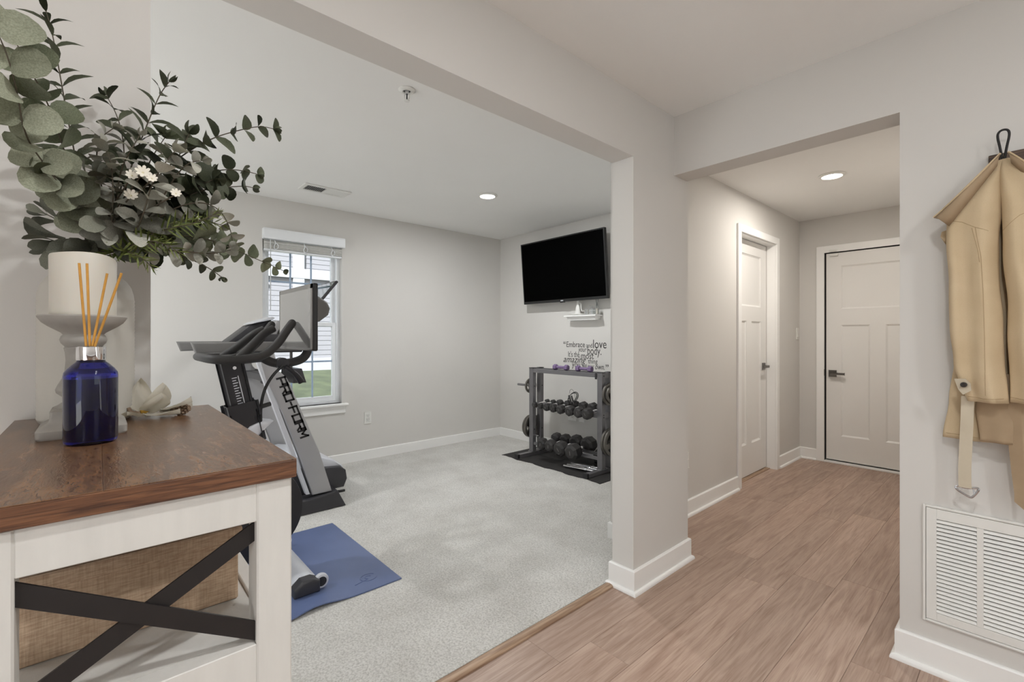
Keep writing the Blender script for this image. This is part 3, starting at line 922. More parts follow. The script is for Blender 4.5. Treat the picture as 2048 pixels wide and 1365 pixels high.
def build_treadmill():
    t = thing('treadmill', 'silver and black treadmill lettered PRO-FORM beside the gym window', 'treadmill', (-3.66, .5, .01))
    left = [(.775, 1.05), (.804, .944), (.909, .706), (1.009, .425), (1.103, .128)]
    right = [(1.236, .128), (1.151, .418), (.986, .832), (.962, .900), (.932, .955), (.890, .995), (.860, 1.12), (.755, 1.12)]
    for x0, x1 in ((-3.345, -3.290), (-4.050, -3.990)):
        u = MB().prism(left + right, 'x', x0, x1, bev=.010, seg=3).build('upright', 'silver_paint', t, smooth=True)
        MB().prism([(.744, 1.10), (.776, 1.10), (1.085, .14), (1.062, .14)], 'x', x0 + .006, x1 - .006).build('edge_strip', 'silver_light', u)
        if x1 > -3.5:
            d = Vector((0, .366, -1)).normalized()
            up = Vector((0, 1, .366)).normalized()
            mt = Matrix((d, up, d.cross(up))).transposed().to_4x4()
            mt.translation = Vector((x1 + .0004, .876, .945))
            bar_lettering('PRO-FORM', mt, u)
    for x0, x1 in ((-3.40, -3.268), (-4.07, -3.94)):
        MB().prism([(-.40, .012), (1.328, .012), (1.275, .118), (1.262, .138), (1.243, .126), (1.085, .112), (.90, .106), (-.40, .10)], 'x', x0, x1, bev=.008).build('base_boot', 'dark_plastic', t, smooth=True)
    MB().tube([(-3.32, 1.24, .112), (-3.32, 1.30, .105), (-3.335, 1.34, .10)], .010, n=8, smooth=1).build('cord_stub', 'cable_black', t, smooth=True)
    # deck, belt, side rails
    MB().box(-3.94, -3.40, -.72, 1.05, .10, .148, bev=.006).build('deck', 'dark_plastic', t)
    MB().box(-3.89, -3.45, -.74, .98, .149, .153, bev=.001, seg=1).build('belt', 'rubber_black', t)
    for x in (-3.93, -3.45):
        MB().box(x, x + .045, -.70, .98, .148, .164, bev=.004).build('foot_rail', 'mid_plastic', t)
    MB().cyl((-3.92, -.72, .09), (-3.42, -.72, .09), .035, n=20).build('rear_roller', 'dark_plastic', t, smooth=True)
    for x in (-3.90, -3.44):
        MB().box(x - .03, x + .03, -.70, -.60, .012, .10, bev=.008).build('rear_foot', 'rubber_black', t)
    # motor hood: dark lower shell with a pale glossy top
    lo = [(.93, .10), (1.37, .10), (1.395, .16), (1.385, .225), (1.34, .262), (1.0, .30), (.93, .20)]
    MB().prism(lo, 'x', -3.955, -3.405, bev=.018, seg=3).build('motor_shell', 'dark_plastic', t, smooth=True)
    hi = [(.95, .292), (1.33, .255), (1.372, .238), (1.362, .262), (1.30, .312), (1.20, .352), (1.05, .382), (.975, .37)]
    MB().prism(hi, 'x', -3.935, -3.425, bev=.012, seg=3).build('motor_hood', 'silver_light', t, smooth=True)
    MB().tube([(-3.43, .985, .386), (-3.68, .975, .392), (-3.93, .985, .386)], .008, n=8, smooth=1).build('hood_seam', 'cable_black', t, smooth=True)
    # handrails and console
    for x in (-3.345, -4.015):
        MB().prism([(.412, 1.188), (1.075, 1.190), (1.075, 1.128), (.436, 1.120)], 'x', x - .028, x + .028, bev=.014, seg=3).build('handrail', 'mid_plastic', t, smooth=True)
    MB().prism([(.70, 1.176), (.80, 1.24), (1.06, 1.24), (1.085, 1.17), (1.06, 1.115), (.76, 1.115)], 'x', -3.985, -3.375, bev=.010).build('console_base', 'dark_plastic', t, smooth=True)
    MB().prism([(.672, 1.185), (.812, 1.304), (.938, 1.352), (.948, 1.338), (.86, 1.24), (.74, 1.17)], 'x', -3.95, -3.70, bev=.006).build('console_wing', 'dark_plastic', t, smooth=True)
    MB().prism([(.802, 1.312), (.812, 1.320), (.935, 1.366), (.948, 1.358), (.938, 1.346)], 'x', -3.90, -3.62, bev=.003).build('console_pad', 'silver_light', t)
    MB().prism([(.86, 1.235), (.935, 1.335), (.975, 1.335), (.925, 1.225)], 'x', -3.68, -3.50, bev=.006).build('console_face', 'silver_paint', t)
    MB().prism([(.95, 1.22), (1.00, 1.325), (1.06, 1.32), (1.06, 1.22)], 'x', -3.72, -3.44, bev=.010).build('console_arm', 'dark_plastic', t, smooth=True)
    a = math.atan2(.10, .079)
    mt = Matrix.Translation((-3.66, 1.03, 1.265)) @ Matrix.Rotation(a, 4, 'X')
    tb = MB().box(-.24, .24, 0, .475, -.012, .006, bev=.006, mtx=mt).build('touch_screen', 'dark_plastic', t)
    MB().box(-.225, .225, .018, .46, .0062, .0075, mtx=mt).build('screen_glass', 'tablet_lawn_tint', tb)
    MB().tube([(-3.95, .90, .955), (-3.38, .90, .955)], .022, n=4).build('crossbar_core', 'dark_plastic', t)
    MB().box(-3.985, -3.345, .835, .915, .915, .965, bev=.006).build('crossbar', 'dark_plastic', t)
    MB().ball((-3.60, .87, .905), .022, n=12, sc=(1.3, 1, .7)).build('cup_boss', 'dark_plastic', t, smooth=True)
    MB().prism([(.99, 1.003), (1.045, 1.003), (1.075, .905), (.99, .905)], 'x', -3.62, -3.33, bev=.005).build('rear_bracket', 'dark_plastic', t)
    MB().box(-3.40, -3.385, .985, 1.0, .99, 1.14).build('bracket_post', 'mid_plastic', t)

def build_bike():
    X = -2.55
    b = thing('exercise_bike', 'black and silver spin bike with a large screen on the blue-tinted mat', 'exercise bike', (X, .3, .02))
    # screen
    sc = MB().box(X - .27, X + .27, .764, .790, 1.152, 1.480, bev=.007).build('screen', 'bezel_black', b)
    m = MB()
    z0, z1 = 1.156, 1.476
    m.box(X - .266, X + .266, .7615, .7645, z1 - .021, z1).box(X - .266, X + .266, .7615, .7645, z0, z0 + .004)
    m.box(X - .266, X - .258, .7615, .7645, z0, z1).box(X + .243, X + .266, .7615, .7645, z0, z1)
    m.build('bezel', 'bezel_grey', sc)
    MB().box(X - .259, X + .244, .7622, .7642, z0 + .004, z1 - .02).build('display', 'screen_reflect_grey', sc)
    MB().box(X - .266, X + .266, .7619, .7643, z0 - .0005, z0 + .012, bev=.001, seg=1).build('lower_bezel', 'mid_plastic', sc)
    MB().prism([(.788, 1.30), (.86, 1.30), (.905, 1.335), (.915, 1.37), (.90, 1.405), (.85, 1.435), (.788, 1.44)], 'x', X - .10, X + .10, bev=.02, seg=3).build('rear_housing', 'mid_plastic', sc, smooth=True)
    # arm that carries the screen
    MB().tube([(X, .60, 1.125), (X, .66, 1.085), (X, .74, 1.085), (X, .81, 1.105), (X, .835, 1.16), (X, .83, 1.30)], .022, n=14, smooth=3).build('screen_arm', 'grip_black', b, smooth=True)
    MB().cyl((X - .026, .70, 1.085), (X + .026, .70, 1.085), .030, n=18).build('arm_clamp', 'frame_black', b, smooth=True)
    # handlebar: rear loop, risers and an inner hoop
    w = .185
    side = [(w, .40, 1.118), (w + .004, .50, 1.120), (w + .004, .575, 1.132), (w, .635, 1.190), (w - .004, .672, 1.250), (w - .008, .697, 1.285)]
    near = [(X + a, y, z) for a, y, z in side]
    far = [(X - a, y, z) for a, y, z in side]
    path = near[::-1] + [(X + w - .035, .362, 1.124), (X + .06, .350, 1.128), (X - .06, .350, 1.128), (X - w + .035, .362, 1.124)] + far
    hb = MB().tube(path, .0195, n=14, smooth=3).build('handlebar', 'grip_black', b, smooth=True)
    for s in (1, -1):
        MB().tube([(X + s * .18, .47, 1.122), (X + s * .135, .525, 1.165), (X + s * .10, .59, 1.235), (X + s * .085, .64, 1.262)], [.019, .02, .019, .018], n=12, smooth=2).build('inner_grip', 'grip_black', hb, smooth=True)
        MB().ball((X + s * (w - .008), .698, 1.286), .0195, n=12).build('bar_end', 'grip_black', hb, smooth=True)
    MB().tube([(X + .175, .52, 1.118), (X + .05, .50, 1.112), (X - .05, .50, 1.112), (X - .175, .52, 1.118)], .018, n=12, smooth=2).build('cross_brace', 'grip_black', hb, smooth=True)
    MB().prism([(.36, 1.128), (.52, 1.124), (.52, 1.098), (.37, 1.106)], 'x', X - .11, X + .11, bev=.008).build('bar_plate', 'grip_black', hb, smooth=True)
    MB().tube([(X, .44, 1.105), (X, .56, 1.118), (X, .62, 1.12)], [.03, .026, .024], n=12, smooth=1).build('stem', 'frame_black', b, smooth=True)
    # handlebar post with scale
    ax = (Vector((X, .548, .72)) - Vector((X, .466, 1.11))).normalized()
    sd = Vector((1, 0, 0))
    fw = sd.cross(ax)
    mt = Matrix((sd, fw, ax)).transposed().to_4x4()
    mt.translation = Vector((X, .466, 1.11))
    post = MB().box(-.030, .030, -.042, .042, -.01, .37, bev=.012, seg=3, mtx=mt).build('handlebar_post', 'frame_black', b, smooth=True)
    tk = MB()
    for k in range(15):
        zz = .085 + k * .0125
        tk.box(.0301, .0306, -.012, .004 if k % 2 else .010, zz, zz + .004, mtx=mt)
    tk.box(.0301, .0306, .014, .018, .08, .27, mtx=mt)
    tk.build('height_scale', 'silver_light', post)
    MB().cyl(mt @ Vector((.029, .010, .04)), mt @ Vector((.033, .010, .04)), .008, n=14).build('bolt', 'steel_bright', post)
    rc = MB()
    for k in range(7):
        rc.ball(mt @ Vector((.0, -.042, .03 + k * .013)), .008, n=8)
    rc.build('cable_ridge', 'frame_black', post)
    MB().box(-.046, .046, -.062, .062, .225, .275, bev=.012, seg=3, mtx=mt).build('post_collar', 'frame_black', b, smooth=True)
    MB().box(-.040, .040, -.054, .054, .272, .40, bev=.016, seg=3, mtx=mt).build('post_sleeve', 'frame_black', b, smooth=True)
    lv = MB().cyl((X + .03, .575, .872), (X + .03, .60, .878), .006, n=10).build('locking_lever', 'steel_bright', b, smooth=True)
    MB().cyl((X + .03, .598, .877), (X + .03, .642, .888), .011, n=12, bev=.003).build('lever_grip', 'grip_black', lv, smooth=True)
    # silver head shroud
    MB().prism([(.50, .74), (.545, .79), (.600, .812), (.655, .802), (.62, .77), (.585, .735), (.56, .70)], 'x', X - .045, X + .045, bev=.012, seg=3).build('head_shroud', 'silver_light', b, smooth=True)
    # frame: down tube, seat tube, chain guard, flywheel
    MB().tube([(X, .53, .74), (X, .40, .50), (X, .20, .36), (X, -.10, .30), (X, -.30, .12)], [.045, .05, .055, .05, .04], n=14, smooth=2).build('main_frame', 'frame_black', b, smooth=True)
    MB().tube([(X, .52, .70), (X, .66, .42), (X, .72, .12)], [.03, .028, .03], n=12, smooth=1).build('fork', 'frame_black', b, smooth=True)
    MB().tube([(X, -.02, .34), (X, -.12, .62), (X, -.17, .90)], [.045, .035, .028], n=14).build('seat_tube', 'frame_black', b, smooth=True)
    sd2 = MB().loft([[(X + a * s, y, z + h) for a, h in ((-1, 0), (-.6, .028), (0, .036), (.6, .028), (1, 0), (.6, -.02), (-.6, -.02))]
                     for y, z, s in ((-.33, .925, .06), (-.29, .935, .085), (-.20, .94, .075), (-.10, .935, .035), (.0, .93, .022), (.03, .925, .012))])
    sd2.build('saddle', 'grip_black', b, smooth=True)
    MB().cyl((X - .012, .565, .345), (X + .012, .565, .345), .235, n=56, bev=.004).build('flywheel', 'frame_black', b, smooth=True)
    MB().cyl((X - .03, .565, .345), (X + .03, .565, .345), .05, n=24).build('hub', 'silver_paint', b, smooth=True)
    MB().prism([(-.05, .24), (.08, .18), (.50, .27), (.60, .33), (.56, .42), (.10, .44), (-.04, .36)], 'x', X + .032, X + .055, bev=.010).build('chain_guard', 'frame_black', b, smooth=True)
    for s in (1, -1):
        c = MB().tube([(X + s * .075, .06, .31), (X + s * .085, .06 + s * .11, .31 - s * .12)], .012, n=8).build('crank', 'steel_bright', b, smooth=True)
        MB().box(X + min(s * .09, s * .19), X + max(s * .09, s * .19), .02 + s * .11, .11 + s * .11, .30 - s * .12 - .012, .30 - s * .12 + .012, bev=.006).build('pedal', 'frame_black', c)
    # feet
    for y, front in ((.735, True), (-.33, False)):
        f = MB().prism([(y - .062, .032), (y - .060, .058), (y - .02, .082), (y + .03, .078), (y + .058, .052), (y + .058, .034)], 'x', X - .25, X + .25, bev=.008, seg=3).build('stabiliser', 'silver_light', b, smooth=True)
        for s in (1, -1):
            xa, xb = sorted((X + s * .249, X + s * .318))
            MB().prism([(y - .066, .018), (y - .066, .055), (y - .03, .086), (y + .02, .086), (y + .05, .07), (y + .05, .018)], 'x', xa, xb, bev=.012, seg=3).build('end_cap', 'dark_plastic', f, smooth=True)
            if front:
                xm = X + s * .285
                MB().cyl((xm - .013, y + .062, .052), (xm + .013, y + .062, .052), .034, n=28, bev=.006).build('transport_wheel', 'silver_light', f, smooth=True)
                MB().cyl((xm - .0145, y + .062, .052), (xm + .0145, y + .062, .052), .022, n=20).build('wheel_hub', 'rubber_black', f, smooth=True)
    # display cable
    MB().tube([(X + .03, .70, 1.075), (X + .04, .655, 1.04), (X + .04, .612, .97), (X + .04, .593, .88), (X + .035, .596, .78), (X + .03, .605, .66), (X + .02, .60, .52)], .0075, n=8, smooth=3).build('display_cable', 'cable_black', b, smooth=True)
    MB().tube([(X + .03, .71, 1.07), (X + .03, .76, 1.03), (X + .02, .79, .985)], [.010, .013, .016], n=10, smooth=2).build('cable_boot', 'frame_black', b, smooth=True)

def build_bike_mat():
    x0, x1, y0, y1 = -3.007, -2.09, -.70, 1.13
    nx, ny = 24, 48
    bm = bmesh.new()
    def zz(x, y):
        e = max(0, 1 - (x1 - x) / .10)
        w = .016 * math.exp(-((y - .72) / .10) ** 2) * e + .008 * math.exp(-((y - .40) / .12) ** 2) * e
        return w
    def xx(x, y):
        e = max(0, 1 - (x1 - x) / .3)
        return x - e * .010 * math.exp(-((y - .74) / .12) ** 2) + e * .012 * math.exp(-((y - .52) / .14) ** 2)
    top, bot = {}, {}
    for i in range(nx + 1):
        for j in range(ny + 1):
            fx = i / nx
            fx = 1 - (1 - fx) ** 1.6
            x, y = x0 + (x1 - x0) * fx, y0 + (y1 - y0) * j / ny
            h = zz(x, y)
            top[i, j] = bm.verts.new((xx(x, y), y, .0165 + h))
            bot[i, j] = bm.verts.new((xx(x, y), y, .0108 + h))
    for i in range(nx):
        for j in range(ny):
            bm.faces.new((top[i, j], top[i + 1, j], top[i + 1, j + 1], top[i, j + 1]))
            bm.faces.new((bot[i, j], bot[i, j + 1], bot[i + 1, j + 1], bot[i + 1, j]))
    for i in range(nx):
        bm.faces.new((top[i, 0], bot[i, 0], bot[i + 1, 0], top[i + 1, 0]))
        bm.faces.new((top[i, ny], top[i + 1, ny], bot[i + 1, ny], bot[i, ny]))
    for j in range(ny):
        bm.faces.new((top[0, j], top[0, j + 1], bot[0, j + 1], bot[0, j]))
        bm.faces.new((top[nx, j], bot[nx, j], bot[nx, j + 1], top[nx, j + 1]))
    mb = MB(); mb.bm.free(); mb.bm = bm
    root = thing('bike_mat', 'blue-grey rubber mat, coloured bluer for sky reflection, lying on the carpet under the spin bike', 'mat', ((x0 + x1) / 2, (y0 + y1) / 2, .0108))
    mb.build('mat_sheet', 'mat_sky_tint', root, smooth=True)
    # embossed ring-and-tail logo
    c = Vector((-2.205, 1.005, .0168))
    pts = []
    for k in range(26):
        a = math.radians(-150 + k * 300 / 25)
        pts.append(c + Vector((math.sin(a) * .034, -math.cos(a) * .040 + .004, 0)))
    MB().tube(pts, .0022, n=6).build('logo', 'mat_sky_tint', root, smooth=True)
    pts = [c + Vector((-.006, .018, 0)), c + Vector((-.016, .006, 0)), c + Vector((-.012, -.012, 0)), c + Vector((.004, -.014, 0)), c + Vector((.014, .000, 0)), c + Vector((.020, -.035, 0)), c + Vector((.030, -.078, 0))]
    MB().tube(pts, .0022, n=6, smooth=2).build('logo', 'mat_sky_tint', root, smooth=True)

build_treadmill()
build_bike()
build_bike_mat()

# ---------------------------------------------------------------- dumbbell corner
def hex_dumbbell_parts(r, hl, gap, sides=8):
    """Head and handle meshes of a hex dumbbell lying along local y, centred."""
    h = MB()
    ang = [(k + .5) * 2 * math.pi / sides for k in range(sides)]
    ring = lambda y, s: [(r * s * math.cos(a), y, r * s * math.sin(a)) for a in ang]
    h.loft([ring(-hl / 2, .66), ring(-hl / 2 + r * .22, .98), ring(-hl / 2 + r * .3, 1), ring(hl / 2 - r * .3, 1), ring(hl / 2 - r * .22, .98), ring(hl / 2, .66)])
    head = h.mesh('head', 'hex_rubber')
    g = MB()
    prof = [(-gap / 2 - .004, .011), (-gap / 4, .014), (0, .0155), (gap / 4, .014), (gap / 2 + .004, .011)]
    g.loft([[(q * math.cos(k * math.pi / 6), y, q * math.sin(k * math.pi / 6)) for k in range(12)] for y, q in prof])
    grip = g.mesh('handle', 'chrome', smooth=True)
    mark = MB().box(-r * .26, r * .26, -.0005, .0005, -r * .05, r * .05).mesh('weight_mark', 'mid_plastic')
    return head, grip, mark

def dumbbell(label, loc, r, group, yaw=0.0, tilt=0.0, roll=0.0, hl=None, gap=.115):
    hl = hl or r * 1.55
    head, grip, mark = hex_dumbbell_parts(r, hl, gap)
    d = thing('hex_dumbbell', label, 'dumbbell', (0, 0, 0), group)
    d.location = loc
    d.rotation_euler = Euler((tilt, 0, yaw))
    off = gap / 2 + hl / 2
    for s in (-1, 1):
        hd = put('head', head, d, loc=(0, s * off, 0), rot=(0, roll, 0), local=True)
        if s < 0:
            put('weight_mark', mark, hd, loc=(0, -hl / 2 - .0003, 0), rot=(0, .9, 0), local=True)
    put('handle', grip, d, local=True)
    return d

def plate_mesh(r, th):
    """Iron weight plate on the x axis: rim, hub and three spokes."""
    m = MB()
    n = 40
    def ring(x, q):
        return [(x, q * math.cos(2 * math.pi * k / n), q * math.sin(2 * math.pi * k / n)) for k in range(n)]
    ri = r * .78
    secs = [ring(-th / 2, ri), ring(-th / 2, r * .96), ring(-th / 2 + .003, r), ring(th / 2 - .003, r), ring(th / 2, r * .96), ring(th / 2, ri), ring(-th / 2, ri)]
    m.loft(secs, cap=False)
    hub = [ring(-th / 2, .013), ring(-th / 2, r * .36), ring(th / 2, r * .36), ring(th / 2, .013), ring(-th / 2, .013)]
    m.loft(hub, cap=False)
    for k in range(3):
        a = k * 2 * math.pi / 3 + .5
        c, s = math.cos(a), math.sin(a)
        w = r * .20
        q0, q1 = r * .3, r * .82
        m.loft([[(x, c * q - s * ww, s * q + c * ww) for x, ww in ((-th * .3, -w), (th * .3, -w), (th * .3, w), (-th * .3, w))] for q in (q0, q1)])
    return m.mesh('weight_plate', 'steel_plate', smooth=True)

def build_rack():
    xl0, xl1, xr0, xr1 = -3.414, -3.360, -2.548, -2.494
    r = thing('dumbbell_rack', 'grey steel dumbbell rack standing on a black mat by the wall', 'rack', ((xl0 + xr1) / 2, 3.37, .014))
    zt = .902
    for a, b in ((xl0, xl1), (xr0, xr1)):
        for y0 in (3.29, 3.40):
            MB().box(a, b, y0, y0 + .048, .052, zt, bev=.003).build('post', 'rack_grey', r)
        ft = MB().box(a + .004, b - .004, 3.10, 3.615, .015, .052, bev=.003).build('foot', 'rack_grey', r)
        for y0 in (3.085, 3.60):
            MB().box(a + .001, b - .001, y0, y0 + .03, .013, .056, bev=.004).build('foot_cap', 'rubber_black', ft)
        for y0 in (3.29, 3.40):
            MB().box(a - .004, b + .004, y0 - .012, y0 + .06, .0525, .058).build('foot_bracket', 'steel_bright', ft)
        MB().box(a + .006, b - .006, 3.338, 3.40, .855, .905).build('side_brace', 'rack_grey', r)
        MB().box(a + .006, b - .006, 3.338, 3.40, .50, .545).build('side_brace', 'rack_grey', r)
        for y0 in (3.29, 3.40):
            MB().box(a - .002, b + .002, y0 - .002, y0 + .05, zt, zt + .006, bev=.002).build('post_cap', 'rubber_black', r)
        for zz in (.875, .72, .53, .51, .28):
            for y0 in (3.314, 3.424):
                MB().cyl((b, y0, zz), (b + .003, y0, zz), .006, n=8).build('bolt', 'rubber_black', r)
    MB().box(xl1, xr0, 3.292, 3.326, .860, .900, bev=.003).build('top_rail', 'rack_grey', r)
    MB().box(xl1, xr0, 3.412, 3.446, .860, .900, bev=.003).build('top_rail', 'rack_grey', r)
    MB().box(xl1, xr0, 3.326, 3.412, .872, .898).build('top_tray', 'rubber_black', r)
    MB().box(xr0 - .022, xr0 - .001, 3.284, 3.291, .845, .902, bev=.002).build('rail_cap', 'rubber_black', r)
    for z in (.50, .125):
        MB().box(xl1, xr0, 3.300, 3.318, z, z + .03, bev=.003).build('saddle_rail', 'rack_grey', r)
        MB().box(xl1, xr0, 3.392, 3.410, z + .012, z + .042, bev=.003).build('saddle_rail', 'rack_grey', r)
    for s, xe in ((-1, xl0), (1, xr1)):
        for z, L in ((.712, .255), (.292, .17)):
            MB().cyl((xe, 3.372, z), (xe + s * L, 3.372, z), .0125, n=14).build('plate_peg', 'rack_grey', r, smooth=True)
    MB().cyl((xl1, 3.318, .222), (xl1 + .06, 3.318, .222), .007, n=10).build('pin', 'steel_bright', r, smooth=True)
    # plates on the pegs
    g = 'weight plates on the rack pegs'
    spec = [(-3.475, .712, .078, .020, 'small steel weight plate on the upper left peg of the dumbbell rack'),
            (-3.445, .292, .120, .026, 'large steel weight plate on the lower left peg, against the rack post'),
            (-3.473, .292, .118, .024, 'large steel weight plate on the lower left peg, outermost of the pair'),
            (-2.474, .712, .100, .024, 'steel weight plate on the upper right peg, against the rack post'),
            (-2.447, .712, .080, .022, 'smaller steel weight plate on the upper right peg, outermost there'),
            (-2.472, .292, .122, .026, 'large steel weight plate on the lower right peg, against the rack post'),
            (-2.444, .292, .120, .024, 'large steel weight plate on the lower right peg, outermost there')]
    for x, z, rad, th, lab in spec:
        o = put('weight_plate', plate_mesh(rad, th), loc=(x, 3.372, z), rot=(random.Random(int(-x * 1000)).uniform(0, 2), 0, 0))
        tag(o, lab, 'weight plate', g)
    # middle row, light to heavy from the left post
    rows = [(-3.279, .028), (-3.197, .030), (-3.108, .038), (-3.012, .040), (-2.918, .0435), (-2.812, .047), (-2.702, .049), (-2.604, .051)]
    order = ['lightest black dumbbell at the left end of the middle rack row', 'second black dumbbell from the left post in the middle rack row',
             'third black dumbbell from the left post in the middle rack row', 'fourth black dumbbell from the left post in the middle rack row',
             'fifth black dumbbell from the left, under the coiled rope', 'sixth black dumbbell from the left in the middle rack row',
             'seventh black dumbbell from the left in the middle rack row', 'heaviest black dumbbell at the right end of the middle rack row']
    rr = random.Random(3)
    for (x, rad), lab in zip(rows, order):
        dumbbell(lab, (x, 3.328, .552), rad, 'black dumbbells on the middle row of the rack', yaw=rr.uniform(-.10, .05), tilt=.10, roll=rr.uniform(0, 1), gap=.125)
    low = [(-3.165, .054, 'black dumbbell next to the left post in the bottom rack row'), (-3.050, .058, 'second black dumbbell from the left in the bottom rack row'),
           (-2.915, .068, 'third and larger black dumbbell in the bottom rack row'), (-2.765, .074, 'largest black dumbbell at the front of the bottom rack row')]
    for x, rad, lab in low:
        dumbbell(lab, (x, 3.335, .192), rad, 'black dumbbells on the bottom row of the rack', yaw=rr.uniform(-.05, .12), tilt=.10, roll=rr.uniform(0, 1), gap=.13)
    dumbbell('black dumbbell turned sideways on the mat behind the right rack post', (-2.610, 3.585, .082), .068, 'black dumbbells on the bottom row of the rack', yaw=-1.25, tilt=0, roll=.2, hl=.10, gap=.13)
    # purple dumbbells on the top tray
    for x, lab in ((-3.022, 'small purple dumbbell on top of the rack, nearer the left post'), (-2.735, 'small purple dumbbell on top of the rack, nearer the right post')):
        d = thing('vinyl_dumbbell', lab, 'dumbbell', (x, 3.34, .9265), 'purple dumbbells on the rack top')
        for s in (-1, 1):
            MB().cyl((x + s * .050, 3.34, .9265), (x + s * .092, 3.34, .9265), .028, n=6, bev=.006).build('head', 'purple_vinyl', d, smooth=True)
        MB().cyl((x - .052, 3.34, .9265), (x + .052, 3.34, .9265), .0145, n=14).build('handle', 'purple_vinyl', d, smooth=True)
    # coiled rope hung over the dumbbells
    jr = thing('jump_rope', 'coiled black jump rope lying over the middle row of dumbbells', 'jump rope', (-2.90, 3.36, .60))
    m = MB()
    for k in range(3):
        pts = [(-2.905 + .030 * math.cos(a) * (1 + .15 * k) + .035 * math.sin(a) * .8, 3.37 + .02 * math.cos(a) + .008 * k, .640 + .048 * math.sin(a) * (1 + .1 * k)) for a in [i * 2 * math.pi / 16 for i in range(16)]]
        m.tube(pts, .0028, n=6, closed=True)
    m.build('cord', 'cable_black', jr, smooth=True)
    for s in (0, 1):
        MB().cyl((-2.925 + s * .03, 3.345, .662), (-2.875 + s * .03, 3.325, .588), .009, n=10, bev=.002).build('handle', 'grip_black', jr, smooth=True)
    MB().tube([(-2.93, 3.36, .68), (-2.935, 3.37, .712), (-2.915, 3.38, .722), (-2.885, 3.38, .69), (-2.865, 3.37, .62)], .0015, n=5, smooth=2).build('wire_loop', 'wire_black', jr, smooth=True)
    # chrome bars on the mat
    for k, (x0, x1, y0, y1, z, lab) in enumerate(((-2.86, -2.556, 3.20, 3.27, .0342, 'chrome barbell handle lying on the black mat, frontmost'),
                                                 (-2.86, -2.556, 3.25, 3.325, .0342, 'chrome barbell handle lying on the black mat, middle one'),
                                                 (-2.86, -2.556, 3.30, 3.38, .0342, 'chrome barbell handle lying on the black mat, rearmost'))):
        c = thing('barbell_handle', lab, 'barbell', ((x0 + x1) / 2, (y0 + y1) / 2, .015), 'chrome bars on the mat')
        MB().cyl((x0, y0, z), (x1, y1, z), .0125, n=14).build('bar', 'chrome', c, smooth=True)
        a, b = Vector((x0, y0, z)), Vector((x1, y1, z))
        for t in (.68,):
            p = a.lerp(b, t)
            MB().cyl(p, p + (b - a).normalized() * .022, .0195, n=16).build('collar', 'steel_bright', c, smooth=True)
    # rubber mat with slightly wavy front edge
    rng = random.Random(4)
    n = 26
    outl = []
    for k in range(n + 1):
        x = -3.60 + 1.25 * k / n
        outl.append((x, 3.080 + .010 * math.sin(k * .9) + .005 * math.sin(k * 2.3)))
    outl += [(-2.335, 3.70), (-3.60, 3.70)]
    o = MB().prism(outl, 'z', .0105, .0145).build('rubber_mat', 'mat_black')
    tag(o, 'black rubber mat on the carpet under the dumbbell rack', 'mat')

def build_tv():
    W, H = 1.150, .672
    cx = -3.238
    tilt = math.radians(4.6)
    t = thing('television', 'black flat television hung tilted on the gym wall', 'television', (cx, 3.60, 1.585))
    mt = Matrix.Translation((cx, 3.598, 1.586)) @ Matrix.Rotation(tilt, 4, 'X')
    MB().box(-W / 2, W / 2, 0, .035, 0, H, bev=.004, mtx=mt).build('casing', 'bezel_black', t)
    b = .0125
    m = MB().box(-W / 2 + .001, -W / 2 + b, -.003, 0, .001, H - .001, mtx=mt).box(W / 2 - b, W / 2 - .001, -.003, 0, .001, H - .001, mtx=mt)
    m.box(-W / 2 + b, W / 2 - b, -.003, 0, H - b, H - .001, mtx=mt).box(-W / 2 + b, W / 2 - b, -.003, 0, .001, .028, mtx=mt)
    m.build('bezel', 'bezel_black', t)
    MB().box(-W / 2 + b, W / 2 - b, -.0012, 0, .028, H - b, mtx=mt).build('display', 'screen_black', t)
    MB().box(-.018, .018, -.0045, -.003, .008, .018, bev=.001, seg=1, mtx=mt).build('logo', 'silver_light', t)
    MB().box(-.03, .03, -.002, .012, -.008, .002, bev=.002, mtx=mt).build('receiver', 'bezel_black', t)
    MB().box(-.36, .36, .035, .065, .10, .48, bev=.015, mtx=mt).build('rear_housing', 'bezel_black', t)
    MB().box(cx - .22, cx + .22, YT - .035, YT - .0005, 1.78, 2.02, bev=.004).build('wall_bracket', 'frame_black', t)
    MB().tube([(-2.875, 3.70, 1.60), (-2.872, 3.70, 1.54), (-2.868, 3.705, 1.49)], .0032, n=6, smooth=1).build('power_cable', 'cable_black', t, smooth=True)
    MB().tube([(-2.845, 3.69, 1.60), (-2.862, 3.70, 1.56), (-2.868, 3.702, 1.53)], .0026, n=6, smooth=1).build('signal_cable', 'cable_black', t, smooth=True)

